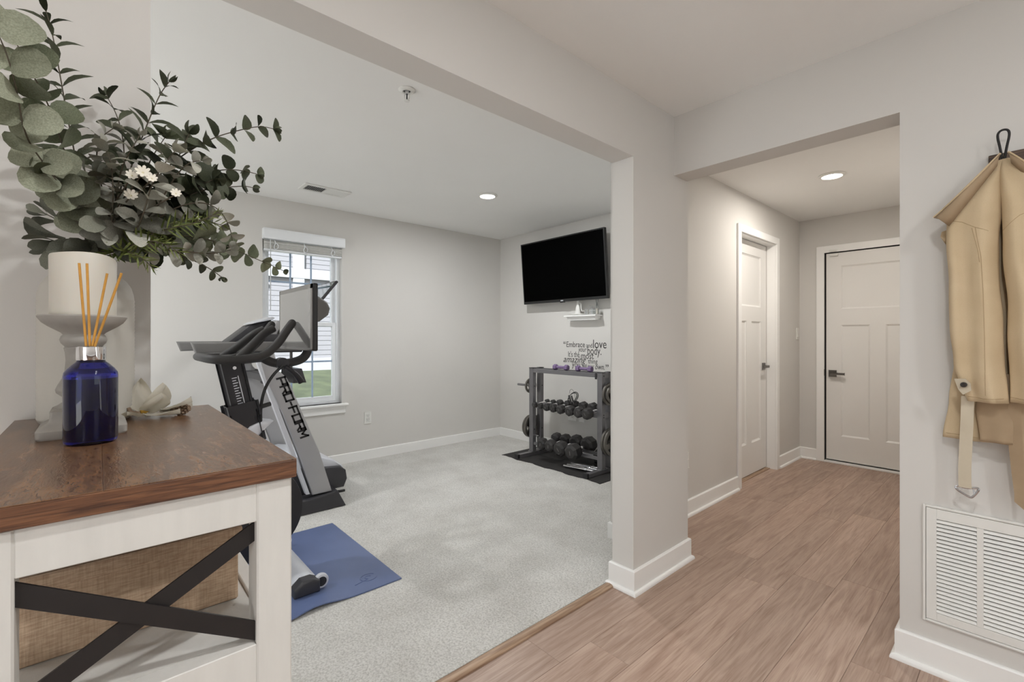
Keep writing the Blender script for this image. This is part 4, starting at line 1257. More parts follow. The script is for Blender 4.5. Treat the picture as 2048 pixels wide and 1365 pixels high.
def build_shelf():
    s = thing('wall_shelf', 'small white ledge shelf under the television', 'shelf', (-3.02, YT, 1.39))
    MB().box(-3.225, -2.812, 3.605, YT - .0005, 1.427, 1.442, bev=.003).build('shelf_top', 'trim_paint', s)
    MB().prism([(YT - .0005, 1.390), (3.640, 1.390), (3.634, 1.402), (3.624, 1.412), (3.615, 1.427), (YT - .0005, 1.427)], 'x', -3.195, -2.838, bev=.001, seg=1).build('shelf_moulding', 'trim_paint', s)
    c = (-3.075, 3.655, 1.4422)
    b = thing('bell_ornament', 'white bell-shaped ornament with a curled handle on the wall shelf', 'ornament', c)
    MB().lathe([(0, 0), (.055, 0), (.075, .005), (.080, .012), (.076, .015), (.05, .012), (.034, .022), (.028, .05), (.024, .085), (.016, .10), (.012, .115), (.015, .125), (.012, .155), (0, .158)], c, 32, squash=(1, .6)).build('bell_body', 'plastic_white', b, smooth=True)
    MB().tube([(c[0] + .016, c[1], c[2] + .125), (c[0] + .045, c[1], c[2] + .12), (c[0] + .040, c[1], c[2] + .07), (c[0] + .058, c[1], c[2] + .035), (c[0] + .072, c[1], c[2] + .045)], .0055, n=8, smooth=2).build('curl_handle', 'plastic_white', b, smooth=True)
    # house-shaped wire lantern
    L = thing('house_lantern', 'small house-shaped wire and glass lantern on the wall shelf', 'lantern', (-2.908, 3.655, 1.4422))
    x0, x1, y0, y1, z0, z1, zt = -2.955, -2.862, 3.625, 3.685, 1.4425, 1.498, 1.530
    m = MB()
    q = .0016
    for a in (x0, x1):
        for bb in (y0, y1):
            m.tube([(a, bb, z0), (a, bb, z1)], q, n=5)
            m.tube([(a, bb, z1), ((x0 + x1) / 2, bb, zt)], q, n=5)
    for zz in (z0 + q, (z0 + z1) / 2, z1):
        m.tube([(x0, y0, zz), (x1, y0, zz), (x1, y1, zz), (x0, y1, zz)], q, n=5, closed=True)
    m.tube([((x0 + x1) / 2, y0, zt), ((x0 + x1) / 2, y1, zt)], q, n=5)
    m.build('wire_frame', 'steel_bright', L)
    MB().box(x0 + .002, x1 - .002, y0 + .002, y1 - .002, z0 + .002, z1).build('glass_walls', 'clear_glass', L)
    MB().cyl((-2.938, 3.65, z0 + .002), (-2.938, 3.65, 1.500), .008, n=12).build('candle', 'candle_wax', L, smooth=True)
    c = (-2.836, 3.662, 1.4422)
    B = thing('glass_bottle', 'clear glass bottle with a pale filling at the shelf end', 'bottle', c)
    MB().lathe([(0, 0), (.019, 0), (.0205, .004), (.0205, .075), (.014, .095), (.008, .11), (.008, .15), (.0095, .153), (.0065, .153)], c, 24).build('bottle_glass', 'clear_glass', B, smooth=True)
    MB().lathe([(0, .002), (.016, .002), (.016, .058), (0, .06)], c, 20).build('filling', 'candle_wax', B, smooth=True)

def build_quote():
    q = thing('wall_quote', 'dark vinyl lettering about loving your body above the dumbbell rack', 'wall decal', (-3.03, YT, .90))
    def word(t, x0, x1, z, size, shear=0.0, weight=0.0):
        mt = Matrix(((1, 0, 0, x0), (0, 0, -1, YT - .0007), (0, 1, 0, z), (0, 0, 0, 1)))
        curve_text(t, size, 'decal_black', 'word', q, mt, width=x1 - x0, shear=shear, weight=weight, depth=.0003)
    word('\u201c', -3.330, -3.300, 1.095, .115, weight=.0008)
    word('Embrace', -3.285, -3.036, 1.114, .085)
    word('and', -3.018, -2.942, 1.112, .066)
    word('love', -2.930, -2.766, 1.108, .125)
    word('your', -3.128, -3.014, 1.068, .075, .35)
    word('body.', -3.003, -2.828, 1.042, .118)
    word("It's the", -3.262, -3.108, 1.010, .085)
    word('most', -3.086, -2.922, .998, .092)
    word('amazing', -3.330, -3.020, .952, .100, .4)
    word('thing', -2.994, -2.876, .952, .070)
    word('you', -3.210, -3.100, .906, .088)
    word('will ever', -3.074, -2.918, .908, .050)
    word('own.', -2.905, -2.790, .897, .080, .35)
    word('\u201d', -2.776, -2.742, .880, .100, weight=.0008)

build_rack()
build_tv()
build_shelf()
build_quote()

# ---------------------------------------------------------------- cabinet and what stands on it
CT = 1.066      # cabinet top height

def build_cabinet():
    c = thing('console_cabinet', 'white farmhouse cabinet with brown wood top and black crossed straps', 'cabinet', (-.93, .036, 0))
    x0, x1, y0, y1 = -1.243, -.626, -.111, .184
    zt = 1.0425
    for xa, xb in ((x1 - .042, x1), (x0, x0 + .042)):
        MB().box(xa, xb, .144, y1, 0, zt, bev=.002, seg=1).build('post', 'cabinet_white', c)
        MB().box(xa, xb, y0, -.058, 0, zt, bev=.002, seg=1).build('post', 'cabinet_white', c)
    for xa, xb in ((x1 - .026, x1 - .001), (x0 + .001, x0 + .026)):
        MB().box(xa, xb, -.058, .144, .995, zt, bev=.001, seg=1).build('top_rail', 'cabinet_white', c)
        MB().box(xa, xb, -.058, .144, .06, .846, bev=.001, seg=1).build('lower_panel', 'cabinet_white', c)
    for ya, yb in ((y1 - .022, y1 - .003), (y0 + .003, y0 + .022)):
        MB().box(x0 + .042, x1 - .042, ya, yb, .995, zt, bev=.001, seg=1).build('side_rail', 'cabinet_white', c)
        MB().box(x0 + .042, x1 - .042, ya, yb, .06, .853, bev=.001, seg=1).build('side_panel', 'cabinet_white', c)
    MB().box(x0 + .026, x1 - .026, y0 + .0225, y1 - .0225, .828, .846).build('shelf', 'cabinet_white', c)
    def strap(p, q, xa):
        a, b = Vector((0, *p)), Vector((0, *q))
        w = .0118
        up = Vector((0, 0, w))
        m = MB().prism([(p[0], p[1] - w), (q[0], q[1] - w), (q[0], q[1] + w), (p[0], p[1] + w)], 'x', xa, xa + .003)
        return m.build('cross_strap', 'strap_black', c)
    strap((-.058, .978), (.144, .859), x1 - .0105)
    strap((-.058, .866), (.144, .980), x1 - .0145)
    top = MB().box(-1.247, -.619, -.115, .188, 1.0427, CT - .0008, bev=.0012, seg=1).build('table_top', 'edge_wood', c)
    for ya, yb in ((-.1148, .0035), (.0043, .1878)):
        MB().box(-1.2468, -.6192, ya, yb, CT - .0012, CT, bev=.0004, seg=1).build('veneer_board', 'top_wood', top)
    # linen storage box on the shelf
    b = thing('storage_box', 'beige linen storage box with a lid on the cabinet shelf', 'box', (-.95, .03, .8465))
    MB().box(-1.15, -.754, -.082, .1495, .8465, .9310, bev=.002, seg=1).build('box_body', 'linen', b)
    MB().box(-1.156, -.746, -.088, .1535, .9312, .9515, bev=.003).build('lid', 'linen', b)

def build_decor():
    # tall ribbed vase
    c = (-1.163, -.014, CT)
    v = thing('ribbed_vase', 'off-white ribbed ceramic vase standing behind the candle', 'vase', c)
    prof = [(0, 0), (.060, 0), (.065, .004)]
    n = 62
    for k in range(n + 1):
        z = .008 + .218 * k / n
        prof.append((.0672 + (.0007 if k % 2 else -.0003), z))
    prof += [(.0662, .234), (.0628, .247), (.056, .259), (.046, .269), (.036, .277), (.030, .285), (.029, .294), (.031, .302), (.032, .306), (.0275, .306), (.025, .29), (.025, .27), (0, .268)]
    MB().lathe(prof, c, 56).build('vase_body', 'vase_white', v, smooth='all')
    # stone candle holder
    c = (-1.020, -.017, CT)
    h = thing('candle_holder', 'grey stone pillar candle holder on a square plinth', 'candle holder', c)
    a = .0535
    m = MB()
    def sq(s, z, r=.12):
        k = s * r
        P = []
        for sx, sy in ((1, 1), (-1, 1), (-1, -1), (1, -1)):
            for t in range(4):
                ang = math.atan2(sy, sx) - math.pi / 4 + math.pi / 2 * t / 3
                P.append((c[0] + sx * (s - k) + k * math.cos(ang), c[1] + sy * (s - k) + k * math.sin(ang), CT + z))
        return P
    m.loft([sq(.0505, 0), sq(.0525, .003), sq(.0525, .013), sq(.050, .016), sq(.042, .021), sq(.0385, .025), sq(.0375, .036), sq(.0380, .040), sq(.033, .043)])
    m.build('plinth', 'stone_grey', h, smooth=True)
    prof = [(0, .040), (.036, .040), (.034, .044), (.026, .050), (.022, .055), (.026, .060), (.0325, .066), (.0335, .071), (.031, .078), (.026, .088), (.0225, .102), (.0215, .118), (.0225, .130),
            (.0240, .1365), (.0225, .138), (.0235, .140), (.027, .144), (.0288, .150), (.027, .1555), (.0245, .158), (.027, .161), (.033, .165), (.042, .171), (.049, .177), (.0535, .184), (.0545, .1865), (.0535, .1885), (.050, .187), (.044, .184), (0, .183)]
    MB().lathe(prof, c, 48).build('baluster', 'stone_grey', h, smooth=True)
    # pillar candle with a soft uneven rim
    cz = CT + .1842
    cd = thing('pillar_candle', 'thick ivory pillar candle on the stone holder', 'candle', (c[0], c[1], cz))
    bm = MB()
    n = 44
    rings = []
    R = .0405
    def rim(k):
        t = 2 * math.pi * k / n
        return .099 + .0030 * math.sin(t * 1 + 2.3) + .0022 * math.sin(2 * t + .6)
    def ring(r, f):
        return [(c[0] + r * math.cos(2 * math.pi * k / n), c[1] + r * math.sin(2 * math.pi * k / n), cz + f(k)) for k in range(n)]
    bm.loft([ring(R - .002, lambda k: 0), ring(R, lambda k: .002), ring(R, lambda k: .05), ring(R + .0004, lambda k: rim(k) - .003), ring(R - .0008, lambda k: rim(k)), ring(R - .004, lambda k: rim(k) - .001), ring(R - .008, lambda k: .090), ring(.004, lambda k: .088)])
    bm.build('wax', 'candle_wax', cd, smooth=True)
    MB().cyl((c[0], c[1], cz + .087), (c[0] + .001, c[1], cz + .099), .0012, n=6).build('wick', 'cable_black', cd)
    # reed diffuser
    c = (-.914, -.0075, CT)
    d = thing('diffuser_bottle', 'cobalt blue glass diffuser bottle with a silver collar', 'bottle', c)
    MB().lathe([(0, .0005), (.0255, .0005), (.0292, .0025), (.0304, .007), (.0304, .098), (.0296, .103), (.0265, .108), (.0205, .1145), (.0165, .118), (.0155, .1205), (.0155, .135), (0, .135)], c, 56).build('glass_body', 'cobalt_glass', d, smooth=True)
    MB().lathe([(0, .006), (.0245, .006), (.0270, .010), (.0272, .094), (0, .0945)], c, 48).build('oil', 'cobalt_liquid', d, smooth=True)
    MB().lathe([(.0080, .1402), (.0158, .1402), (.0165, .1395), (.0165, .1215), (.0160, .1205), (.0154, .1205)], c, 48).build('collar', 'chrome', d, smooth=True)
    MB().lathe([(.0152, .1392), (.0082, .1400), (.0082, .1390), (0, .136)], c, 32).build('stopper', 'dark_plastic', d, smooth=True)
    # reeds: lateral direction is across the view, roughly (0.68, 0.73)
    lat, dep = Vector((.667, .745, 0)), Vector((-.745, .667, 0))
    reeds = [(-.008, -.0175, .0, .2620, 'wooden diffuser reed leaning furthest left'), (-.002, -.0060, .0, .2615, 'wooden diffuser reed standing almost upright, second from the left'),
             (.002, .0165, .008, .2480, 'wooden diffuser reed leaning slightly right, third from the left'), (.006, .0470, -.003, .2470, 'wooden diffuser reed leaning furthest right')]
    for a, b, dd, top, lab in reeds:
        base = Vector(c) + lat * a * .9 + Vector((0, 0, .1405))
        tip = Vector(c) + lat * b + dep * dd + Vector((0, 0, top))
        o = MB().cyl(base, tip, .0016, n=8).build('diffuser_reed', 'reed_wood', smooth=True)
        tag(o, lab, 'reed', 'reeds in the diffuser bottle')
    # magnolia bloom with a pine cone
    p = Vector((-1.128, .082, CT + .001))
    f = thing('magnolia_bloom', 'cream artificial magnolia bloom lying on the cabinet top', 'flower', p)
    def petal(L, W, cup, twist, base, yaw, pitch, roll=0.0):
        bm = bmesh.new()
        nu, nv = 8, 4
        g = {}
        for i in range(nu + 1):
            t = i / nu
            w = W * math.sin(math.pi * min(1, t ** .75 * .94 + .06)) ** .8
            if i == nu:
                w *= .25
            for j in range(-nv, nv + 1):
                s = j / nv
                g[i, j] = bm.verts.new((s * w, L * t, cup * L * (t * t * .5) + .30 * W * s * s * (1 - .4 * t) + twist * .006 * math.sin(3 * s + 4 * t)))
        for i in range(nu):
            for j in range(-nv, nv):
                bm.faces.new((g[i, j], g[i, j + 1], g[i + 1, j + 1], g[i + 1, j]))
        bmesh.ops.solidify(bm, geom=bm.faces[:], thickness=.0008)
        mb = MB(); mb.bm.free(); mb.bm = bm
        mb.xform(Matrix.Translation(base) @ Euler((pitch, roll, yaw)).to_matrix().to_4x4())
        mb.build('petal', 'petal_white', f, smooth=True)
    q = p + Vector((-.002, -.010, .004))
    petal(.066, .020, .25, 1, q + Vector((0, -.008, .004)), 1.75, 1.15)
    petal(.058, .027, .35, .5, q + Vector((-.006, .010, .004)), -.95, .95)
    petal(.050, .026, .30, .5, q + Vector((.010, .004, .003)), -1.15, .62)
    petal(.060, .019, .20, .8, q + Vector((.004, .022, .004)), -.70, .28)
    petal(.064, .020, .10, .6, q + Vector((.016, -.006, .000)), -.65, .05)
    petal(.056, .020, .12, .6, q + Vector((-.010, .018, .001)), -.35, .16)
    petal(.050, .019, .20, .4, q + Vector((.014, -.018, .000)), -1.9, .12)
    MB().lathe([(0, 0), (.006, .002), (.007, .008), (.004, .014), (0, .016)], q + Vector((.004, -.006, .002)), 14).build('stamen', 'petal_yellow', f, smooth=True)
    MB().tube([q + Vector((.006, -.014, .004)), q + Vector((.010, -.026, .006)), q + Vector((.006, -.030, .016))], [.004, .0045, .003], n=8, smooth=1).build('stalk', 'pinecone_brown', f, smooth=True)
    pc = p + Vector((.012, .040, .0100))
    k = thing('pine_cone', 'small brown pine cone tucked beside the magnolia bloom', 'pine cone', pc - Vector((0, 0, .010)))
    m = MB()
    axis = Vector((.35, .9, .15)).normalized()
    qq = axis.to_track_quat('Z', 'X').to_matrix().to_4x4()
    for lay in range(7):
        for j in range(8):
            a = (j + .5 * (lay % 2)) * math.pi / 4
            r = .0095 * math.sin(math.pi * (lay + 1) / 8.2)
            z = -.014 + lay * .0045
            v0 = qq @ Vector((r * math.cos(a), r * math.sin(a), z))
            m.ball(pc + v0, .0032, n=6, sc=(1, 1, .7))
    m.build('scales', 'pinecone_brown', k)['kind'] = 'stuff'
    MB().ball(pc, .0075, n=10).build('core', 'pinecone_brown', k, smooth=True)

# ---------------------------------------------------------------- foliage in the vase
def view_point(u, v, d):
    """World point that lies d metres ahead of the photograph's viewpoint, for laying out the stems."""
    yaw = math.radians(48.178)
    fw, rt = Vector((-math.sin(yaw), math.cos(yaw), 0)), Vector((math.cos(yaw), math.sin(yaw), 0))
    return Vector((0, 0, CAM_Z)) + fw * d + rt * ((u - 1024) / 925.4 * d) + Vector((0, 0, (674.5 - v) / 925.4 * d))

def leaf_mesh(kind, mat):
    """Unit leaf: base at the origin, blade along +y, face up, with a real thickness."""
    shapes = {
        'round': [(0, .16), (.08, .34), (.26, .49), (.5, .54), (.74, .49), (.92, .33), (1.0, .12)],
        'oval': [(0, .05), (.10, .19), (.30, .31), (.55, .34), (.78, .28), (.94, .15), (1.0, .04)],
        'lance': [(0, .02), (.12, .10), (.32, .165), (.52, .17), (.74, .12), (.9, .055), (1.0, .006)],
        'spoon': [(0, .035), (.18, .05), (.38, .12), (.58, .21), (.78, .245), (.93, .17), (1.0, .03)],
        'needle': [(0, .02), (.3, .06), (.6, .06), (1.0, .01)],
    }[kind]
    bm = bmesh.new()
    rows = []
    for t, w in shapes:
        curl = .10 * math.sin(t * math.pi) - .10 * t * t
        rows.append([bm.verts.new((s * w, t, curl + (.16 if kind != 'needle' else 0) * abs(s) * w)) for s in (-1, -.55, 0, .55, 1)] if kind != 'needle' else
                    [bm.verts.new((s * w, t, 0)) for s in (-1, 0, 1)])
    for a, b in zip(rows, rows[1:]):
        for i in range(len(a) - 1):
            bm.faces.new((a[i], a[i + 1], b[i + 1], b[i]))
    bmesh.ops.solidify(bm, geom=bm.faces[:], thickness=.022)
    mb = MB(); mb.bm.free(); mb.bm = bm
    return mb.mesh('leaf', mat, smooth=True)

LEAF = {}
def leaf(kind, mat):
    if (kind, mat) not in LEAF:
        LEAF[kind, mat] = leaf_mesh(kind, mat)
    return LEAF[kind, mat]

def branch(label, pts, kind, mat, size0, size1, step, angle=62, seed=1, start=.3, name='eucalyptus_stem', stem_r=.0016, group='stems in the ribbed vase', pair=True, droop=0.0, partname='leaf', face=0.0, end=1.0):
    rnd = random.Random(seed)
    P = [view_point(*p) for p in pts]
    root = Vector((-1.163, -.014, CT + .285))
    path = [root, root + Vector((0, 0, .012))] + P
    # smooth by corner cutting
    for _ in range(3):
        Q = [path[0]]
        for a, b in zip(path, path[1:]):
            Q += [a.lerp(b, .25), a.lerp(b, .75)]
        path = Q + [path[-1]]
    k = len(path)
    t = MB().tube(path, [stem_r * (1 - .6 * i / k) for i in range(k)], n=6).build(name, 'stem_brown', BOUQUET, smooth=True)
    t['label'] = label
    L = [0]
    for a, b in zip(path, path[1:]):
        L.append(L[-1] + (b - a).length)
    tot = L[-1]
    me = leaf(kind, mat)
    s = start * tot
    phase = rnd.uniform(0, 3)
    i = 0
    view = Vector((0, 0, CAM_Z))
    while s < tot * end:
        while i < k - 2 and L[i + 1] < s:
            i += 1
        f = (s - L[i]) / max(1e-6, L[i + 1] - L[i])
        p = path[i].lerp(path[i + 1], f)
        d = (path[i + 1] - path[i]).normalized()
        u = (s - start * tot) / max(1e-6, tot - start * tot)
        sz = size0 + (size1 - size0) * u
        side = d.cross(Vector((0, 0, 1)))
        if side.length < .1:
            side = d.cross(Vector((0, 1, 0)))
        side.normalize()
        up = side.cross(d).normalized()
        for q in ((0, math.pi) if pair else (0,)):
            a = phase + q + rnd.uniform(-.25, .25)
            out = side * math.cos(a) + up * math.sin(a)
            ang = math.radians(angle + rnd.uniform(-14, 14))
            y = (d * math.cos(ang) + out * math.sin(ang) + Vector((0, 0, -droop))).normalized()
            n = d * math.sin(ang) - out * math.cos(ang)
            n = n + (view - p).normalized() * face
            n = (n - y * n.dot(y)).normalized()
            x = y.cross(n).normalized()
            n = x.cross(y)
            g = sz * rnd.uniform(.85, 1.12)
            mt = Matrix((x * g, y * g, n * g)).transposed().to_4x4()
            mt.translation = p + out * stem_r * .5
            put(partname, me, t, mtx=mt)
        phase += math.pi / 2 + rnd.uniform(-.3, .3)
        s += step * (.75 + .5 * sz / max(size0, size1)) * rnd.uniform(.9, 1.1)
    # closing bud
    p, d = path[-1], (path[-1] - path[-3]).normalized()
    for q in range(3):
        a = q * 2.1
        side = d.orthogonal().normalized()
        out = (Matrix.Rotation(a, 3, d) @ side)
        y = (d + out * .5).normalized()
        x = y.cross(out).normalized()
        n = x.cross(y)
        g = size1 * .6
        mt = Matrix((x * g, y * g, n * g)).transposed().to_4x4()
        mt.translation = p
        put(partname, me, t, mtx=mt)
    return t

BOUQUET = None
def build_foliage():
    global BOUQUET
    BOUQUET = thing('eucalyptus_bouquet', 'large bouquet of artificial eucalyptus, dusty leaves and ferns in the ribbed vase', 'bouquet', (-1.163, -.014, CT + .285))
    B = branch
    # tall stem with narrow leaves, upper left
    B('tall eucalyptus stem with narrow dark leaves at the upper left', [(168, 430, .84), (152, 320, .84), (134, 230, .83), (120, 150, .82), (106, 70, .82), (86, 2, .82)], 'lance', 'leaf_dark', .060, .034, .021, 68, 11, .30, face=.9)
    # big round sage leaves, nearest the viewer
    B('eucalyptus stem with large round sage leaves curving to the left edge', [(175, 440, .80), (140, 385, .73), (85, 325, .68), (48, 270, .64), (34, 180, .61), (15, 110, .59), (-14, 45, .58)], 'round', 'leaf_sage', .042, .044, .027, 74, 12, .36, face=1.6)
    B('eucalyptus stem with round green leaves behind the large sage ones', [(165, 420, .82), (125, 290, .77), (100, 215, .73), (66, 150, .70), (32, 85, .67)], 'round', 'leaf_green', .038, .040, .030, 74, 13, .40, face=1.3)
    B('short eucalyptus stem of round leaves low on the left side', [(180, 450, .80), (150, 405, .75), (122, 372, .71), (100, 345, .69)], 'round', 'leaf_sage', .040, .042, .024, 76, 14, .42, face=1.4)
    # fuzzy grey lamb's ear
    B('fuzzy grey-green stem with spoon-shaped leaves reaching left', [(185, 478, .82), (155, 458, .80), (125, 445, .79), (95, 430, .78)], 'spoon', 'leaf_fuzzy', .052, .046, .034, 48, 21, .55, face=1.2, droop=.05, name='lambs_ear_stem')
    B('fuzzy grey-green stem with broad leaves drooping beside the candle', [(195, 488, .81), (165, 480, .79), (130, 478, .78), (108, 482, .77)], 'spoon', 'leaf_fuzzy', .066, .062, .036, 38, 22, .55, face=1.2, droop=.30, name='lambs_ear_stem')
    B('fuzzy grey-green stem with broad leaves above the candle', [(208, 490, .80), (215, 455, .78), (232, 440, .77)], 'spoon', 'leaf_fuzzy', .076, .066, .032, 70, 23, .45, face=1.4, name='lambs_ear_stem')
    B('fuzzy grey-green stem with a large hanging leaf left of centre', [(195, 460, .81), (185, 410, .78), (188, 365, .77)], 'spoon', 'leaf_fuzzy', .070, .064, .036, 95, 24, .5, face=1.4, droop=.4, name='lambs_ear_stem')
    # pale dusty stems in the middle
    B('pale dusty stem standing upright in the middle with paired leaves', [(222, 470, .78), (226, 420, .765), (226, 370, .76), (222, 320, .76), (205, 285, .77)], 'oval', 'leaf_pale', .036, .030, .0145, 80, 31, .42, face=.6, name='dusty_stem')
    B('pale dusty stem with broad leaves right of the middle', [(270, 470, .79), (290, 420, .77), (302, 370, .765), (330, 325, .77), (352, 300, .78)], 'oval', 'leaf_pale', .048, .034, .020, 70, 32, .42, face=.6, name='dusty_stem')
    B('pale dusty sprig above the white blossoms', [(230, 420, .80), (240, 340, .79), (262, 300, .79), (280, 270, .80)], 'oval', 'leaf_pale', .028, .024, .017, 68, 33, .5, face=.6, name='dusty_stem')
    B('pale dusty sprig arching at the upper left of the middle', [(215, 420, .81), (190, 320, .80), (200, 275, .80), (228, 256, .81)], 'oval', 'leaf_pale', .028, .022, .015, 68, 34, .55, face=.6, name='dusty_stem')
    B('pale dusty stem arching right and down towards the window', [(280, 470, .83), (340, 418, .83), (400, 402, .84), (440, 418, .85), (460, 455, .85), (465, 482, .85)], 'oval', 'leaf_pale', .030, .024, .019, 72, 35, .50, face=.7, name='dusty_stem')
    B('pale dusty stem low on the right under the fern', [(270, 500, .82), (330, 500, .82), (390, 506, .83), (430, 508, .83), (462, 500, .83)], 'oval', 'leaf_pale', .028, .024, .015, 68, 36, .42, face=1.2, name='dusty_stem')
    B('pale dusty sprig with small leaves on the right side', [(300, 440, .81), (345, 360, .80), (375, 325, .80), (404, 322, .80)], 'oval', 'leaf_pale', .028, .026, .017, 64, 37, .55, face=1.0, name='dusty_stem')
    # dark green eucalyptus, fanning right
    B('dark eucalyptus stem reaching furthest to the upper right', [(250, 440, .86), (320, 345, .88), (380, 300, .90), (430, 274, .92), (480, 260, .94), (520, 252, .95), (548, 258, .96)], 'oval', 'leaf_dark', .060, .026, .026, 66, 41, .34, face=.8)
    B('dark eucalyptus stem with round leaves pointing right', [(260, 450, .86), (340, 385, .88), (400, 350, .90), (450, 338, .92), (490, 342, .93), (516, 349, .94)], 'round', 'leaf_dark', .050, .020, .026, 70, 42, .36, face=1.2)
    B('dark eucalyptus stem with round leaves below the topmost right one', [(260, 460, .86), (340, 410, .88), (400, 380, .90), (450, 375, .92), (490, 372, .93), (506, 376, .94)], 'round', 'leaf_dark', .048, .022, .026, 70, 43, .40, face=1.2)
    B('green eucalyptus stem drooping to the right across the window', [(265, 475, .86), (350, 470, .87), (420, 478, .88), (470, 500, .90), (505, 515, .91), (540, 530, .92), (567, 542, .93)], 'round', 'leaf_green', .046, .016, .026, 70, 44, .42, face=1.1)
    B('dark eucalyptus stem hanging lowest on the right', [(260, 490, .85), (330, 500, .86), (385, 520, .87), (415, 535, .88), (435, 548, .88), (444, 556, .88)], 'oval', 'leaf_dark', .044, .014, .022, 62, 45, .42, face=.8)
    B('dark narrow-leaved stem rising above the middle', [(240, 430, .85), (262, 330, .87), (288, 265, .88), (308, 215, .89), (322, 185, .90), (338, 164, .90)], 'lance', 'leaf_dark', .062, .034, .019, 64, 46, .42, face=.9)
    B('dark stem with oval leaves rising left of the middle', [(230, 430, .86), (250, 340, .88), (246, 270, .89), (232, 225, .90), (212, 190, .90)], 'oval', 'leaf_dark', .050, .028, .023, 68, 47, .40, face=1.1)
    B('dark eucalyptus stem filling the centre right', [(255, 450, .85), (310, 390, .86), (350, 330, .87), (378, 268, .88)], 'oval', 'leaf_dark', .056, .042, .024, 66, 48, .42, face=.8)
    B('green eucalyptus stem in the centre behind the dusty leaves', [(245, 440, .87), (275, 380, .89), (300, 320, .90), (330, 275, .91)], 'oval', 'leaf_green', .054, .040, .022, 68, 49, .38, face=.9)
    B('dark leafy stem low behind the candle, right of centre', [(245, 470, .88), (290, 450, .90), (340, 430, .91), (395, 425, .92)], 'oval', 'leaf_dark', .058, .046, .022, 62, 50, .36, face=.9)
    B('dark round-leaved stem in the middle right of the bouquet', [(255, 460, .87), (320, 420, .88), (380, 380, .89), (425, 360, .90)], 'round', 'leaf_dark', .050, .040, .026, 70, 56, .42, face=1.1)
    B('dark oval-leaved stem behind the fern fronds', [(250, 480, .88), (310, 475, .90), (370, 475, .91), (425, 482, .92), (455, 490, .92)], 'oval', 'leaf_green', .056, .036, .024, 66, 57, .42, face=1.0)
    # ferns
    for lab, pts, sd, m in (('green fern frond low in the middle right', [(262, 492, .79), (300, 480, .78), (335, 490, .775), (362, 508, .775)], 51, 'leaf_fern'),
                            ('green fern frond above the window blind', [(275, 480, .82), (340, 446, .82), (400, 438, .83), (448, 452, .84)], 52, 'leaf_fern'),
                            ('dark green fern frond in the middle right', [(265, 480, .81), (330, 458, .80), (390, 448, .80), (438, 424, .81)], 53, 'leaf_fern'),
                            ('green fern frond spreading in front of the vase mouth', [(240, 500, .79), (262, 505, .775), (290, 520, .77), (304, 536, .77)], 54, 'leaf_fern')):
        B(lab, pts, 'needle', m, .034, .016, .0050, 55, sd, .42, name='fern_frond', face=.8, partname='leaflet')
    # white blossoms
    w = None
    for u, v, dd, sz in ((264, 352, .750, .009), (286, 346, .748, .011), (304, 358, .750, .008), (262, 392, .752, .010), (352, 388, .760, .008)):
        c = view_point(u, v, dd)
        n = (Vector((0, 0, CAM_Z)) - c).normalized() + Vector((0, 0, .5))
        n.normalize()
        x = n.orthogonal().normalized()
        y = n.cross(x)
        m = MB()
        for k in range(8):
            a = k * math.pi / 4 + u * .37
            d = x * math.cos(a) + y * math.sin(a)
            t = n.cross(d)
            pts = [c, c + d * sz * .45 + t * sz * .26 + n * sz * .25, c + d * sz * .85 + t * sz * .20 + n * sz * .55, c + d * sz + n * sz * .60, c + d * sz * .85 - t * sz * .20 + n * sz * .55, c + d * sz * .45 - t * sz * .26 + n * sz * .25]
            low = [q - n * .0007 for q in pts]
            m.loft([pts, low])
        fl = m.build('blossom', 'petal_white', BOUQUET)
        MB().ball(c + n * sz * .06, sz * .16, n=8).build('blossom_centre', 'petal_cream', fl, smooth=True)
        root = Vector((-1.163, -.014, CT + .285))
        MB().tube([root, root.lerp(c, .5) + Vector((0, 0, .02)), c - n * .001], .0012, n=5, smooth=1).build('stalk', 'stem_brown', fl, smooth=True)

# ---------------------------------------------------------------- coat on its hook
def interp(keys, t):
    for (a, va), (b, vb) in zip(keys, keys[1:]):
        if a >= t >= b or a <= t <= b:
            f = (t - a) / (b - a) if b != a else 0
            f = f * f * (3 - 2 * f)
            return [p + (q - p) * f for p, q in zip(va, vb)]
    return keys[-1][1]

def drape(keys, name, mat, parent, waves, n=40, levels=40, ph=0.0, amp=.008):
    """Cloth tube: keys = (z, (x_left, x_right, y_front, y_back)); waves = folds across the front."""
    z0, z1 = keys[0][0], keys[-1][0]
    rings = []
    for l in range(levels + 1):
        z = z0 + (z1 - z0) * l / levels
        xl, xr, yf, yb = interp(keys, z)
        R = []
        grow = min(1, l / levels * 2.2 + .1)
        for k in range(n):
            a = 2 * math.pi * k / n
            ca, sa = math.cos(a), math.sin(a)
            sx = math.copysign(abs(ca) ** .75, ca)
            sy = math.copysign(abs(sa) ** .75, sa)
            x = (xl + xr) / 2 + sx * (xr - xl) / 2
            y = (yf + yb) / 2 - sy * (yb - yf) / 2
            if sa > 0:
                f = (x - xl) / max(1e-5, xr - xl)
                y += amp * grow * math.sin(waves * math.pi * f + ph + 1.6 * math.sin(z * 3.1 + ph)) * (math.sin(math.pi * f) ** .6 if 0 < f < 1 else 0)
                y += .25 * amp * noise.noise(Vector((x * 14, z * 9, ph)))
            x += .10 * amp * math.sin(z * 23 + ph) * (1 if ca < 0 else -1)
            R.append((x, y, z))
        rings.append(R)
    m = MB().loft(rings)
    return m.build(name, mat, parent, smooth='all')

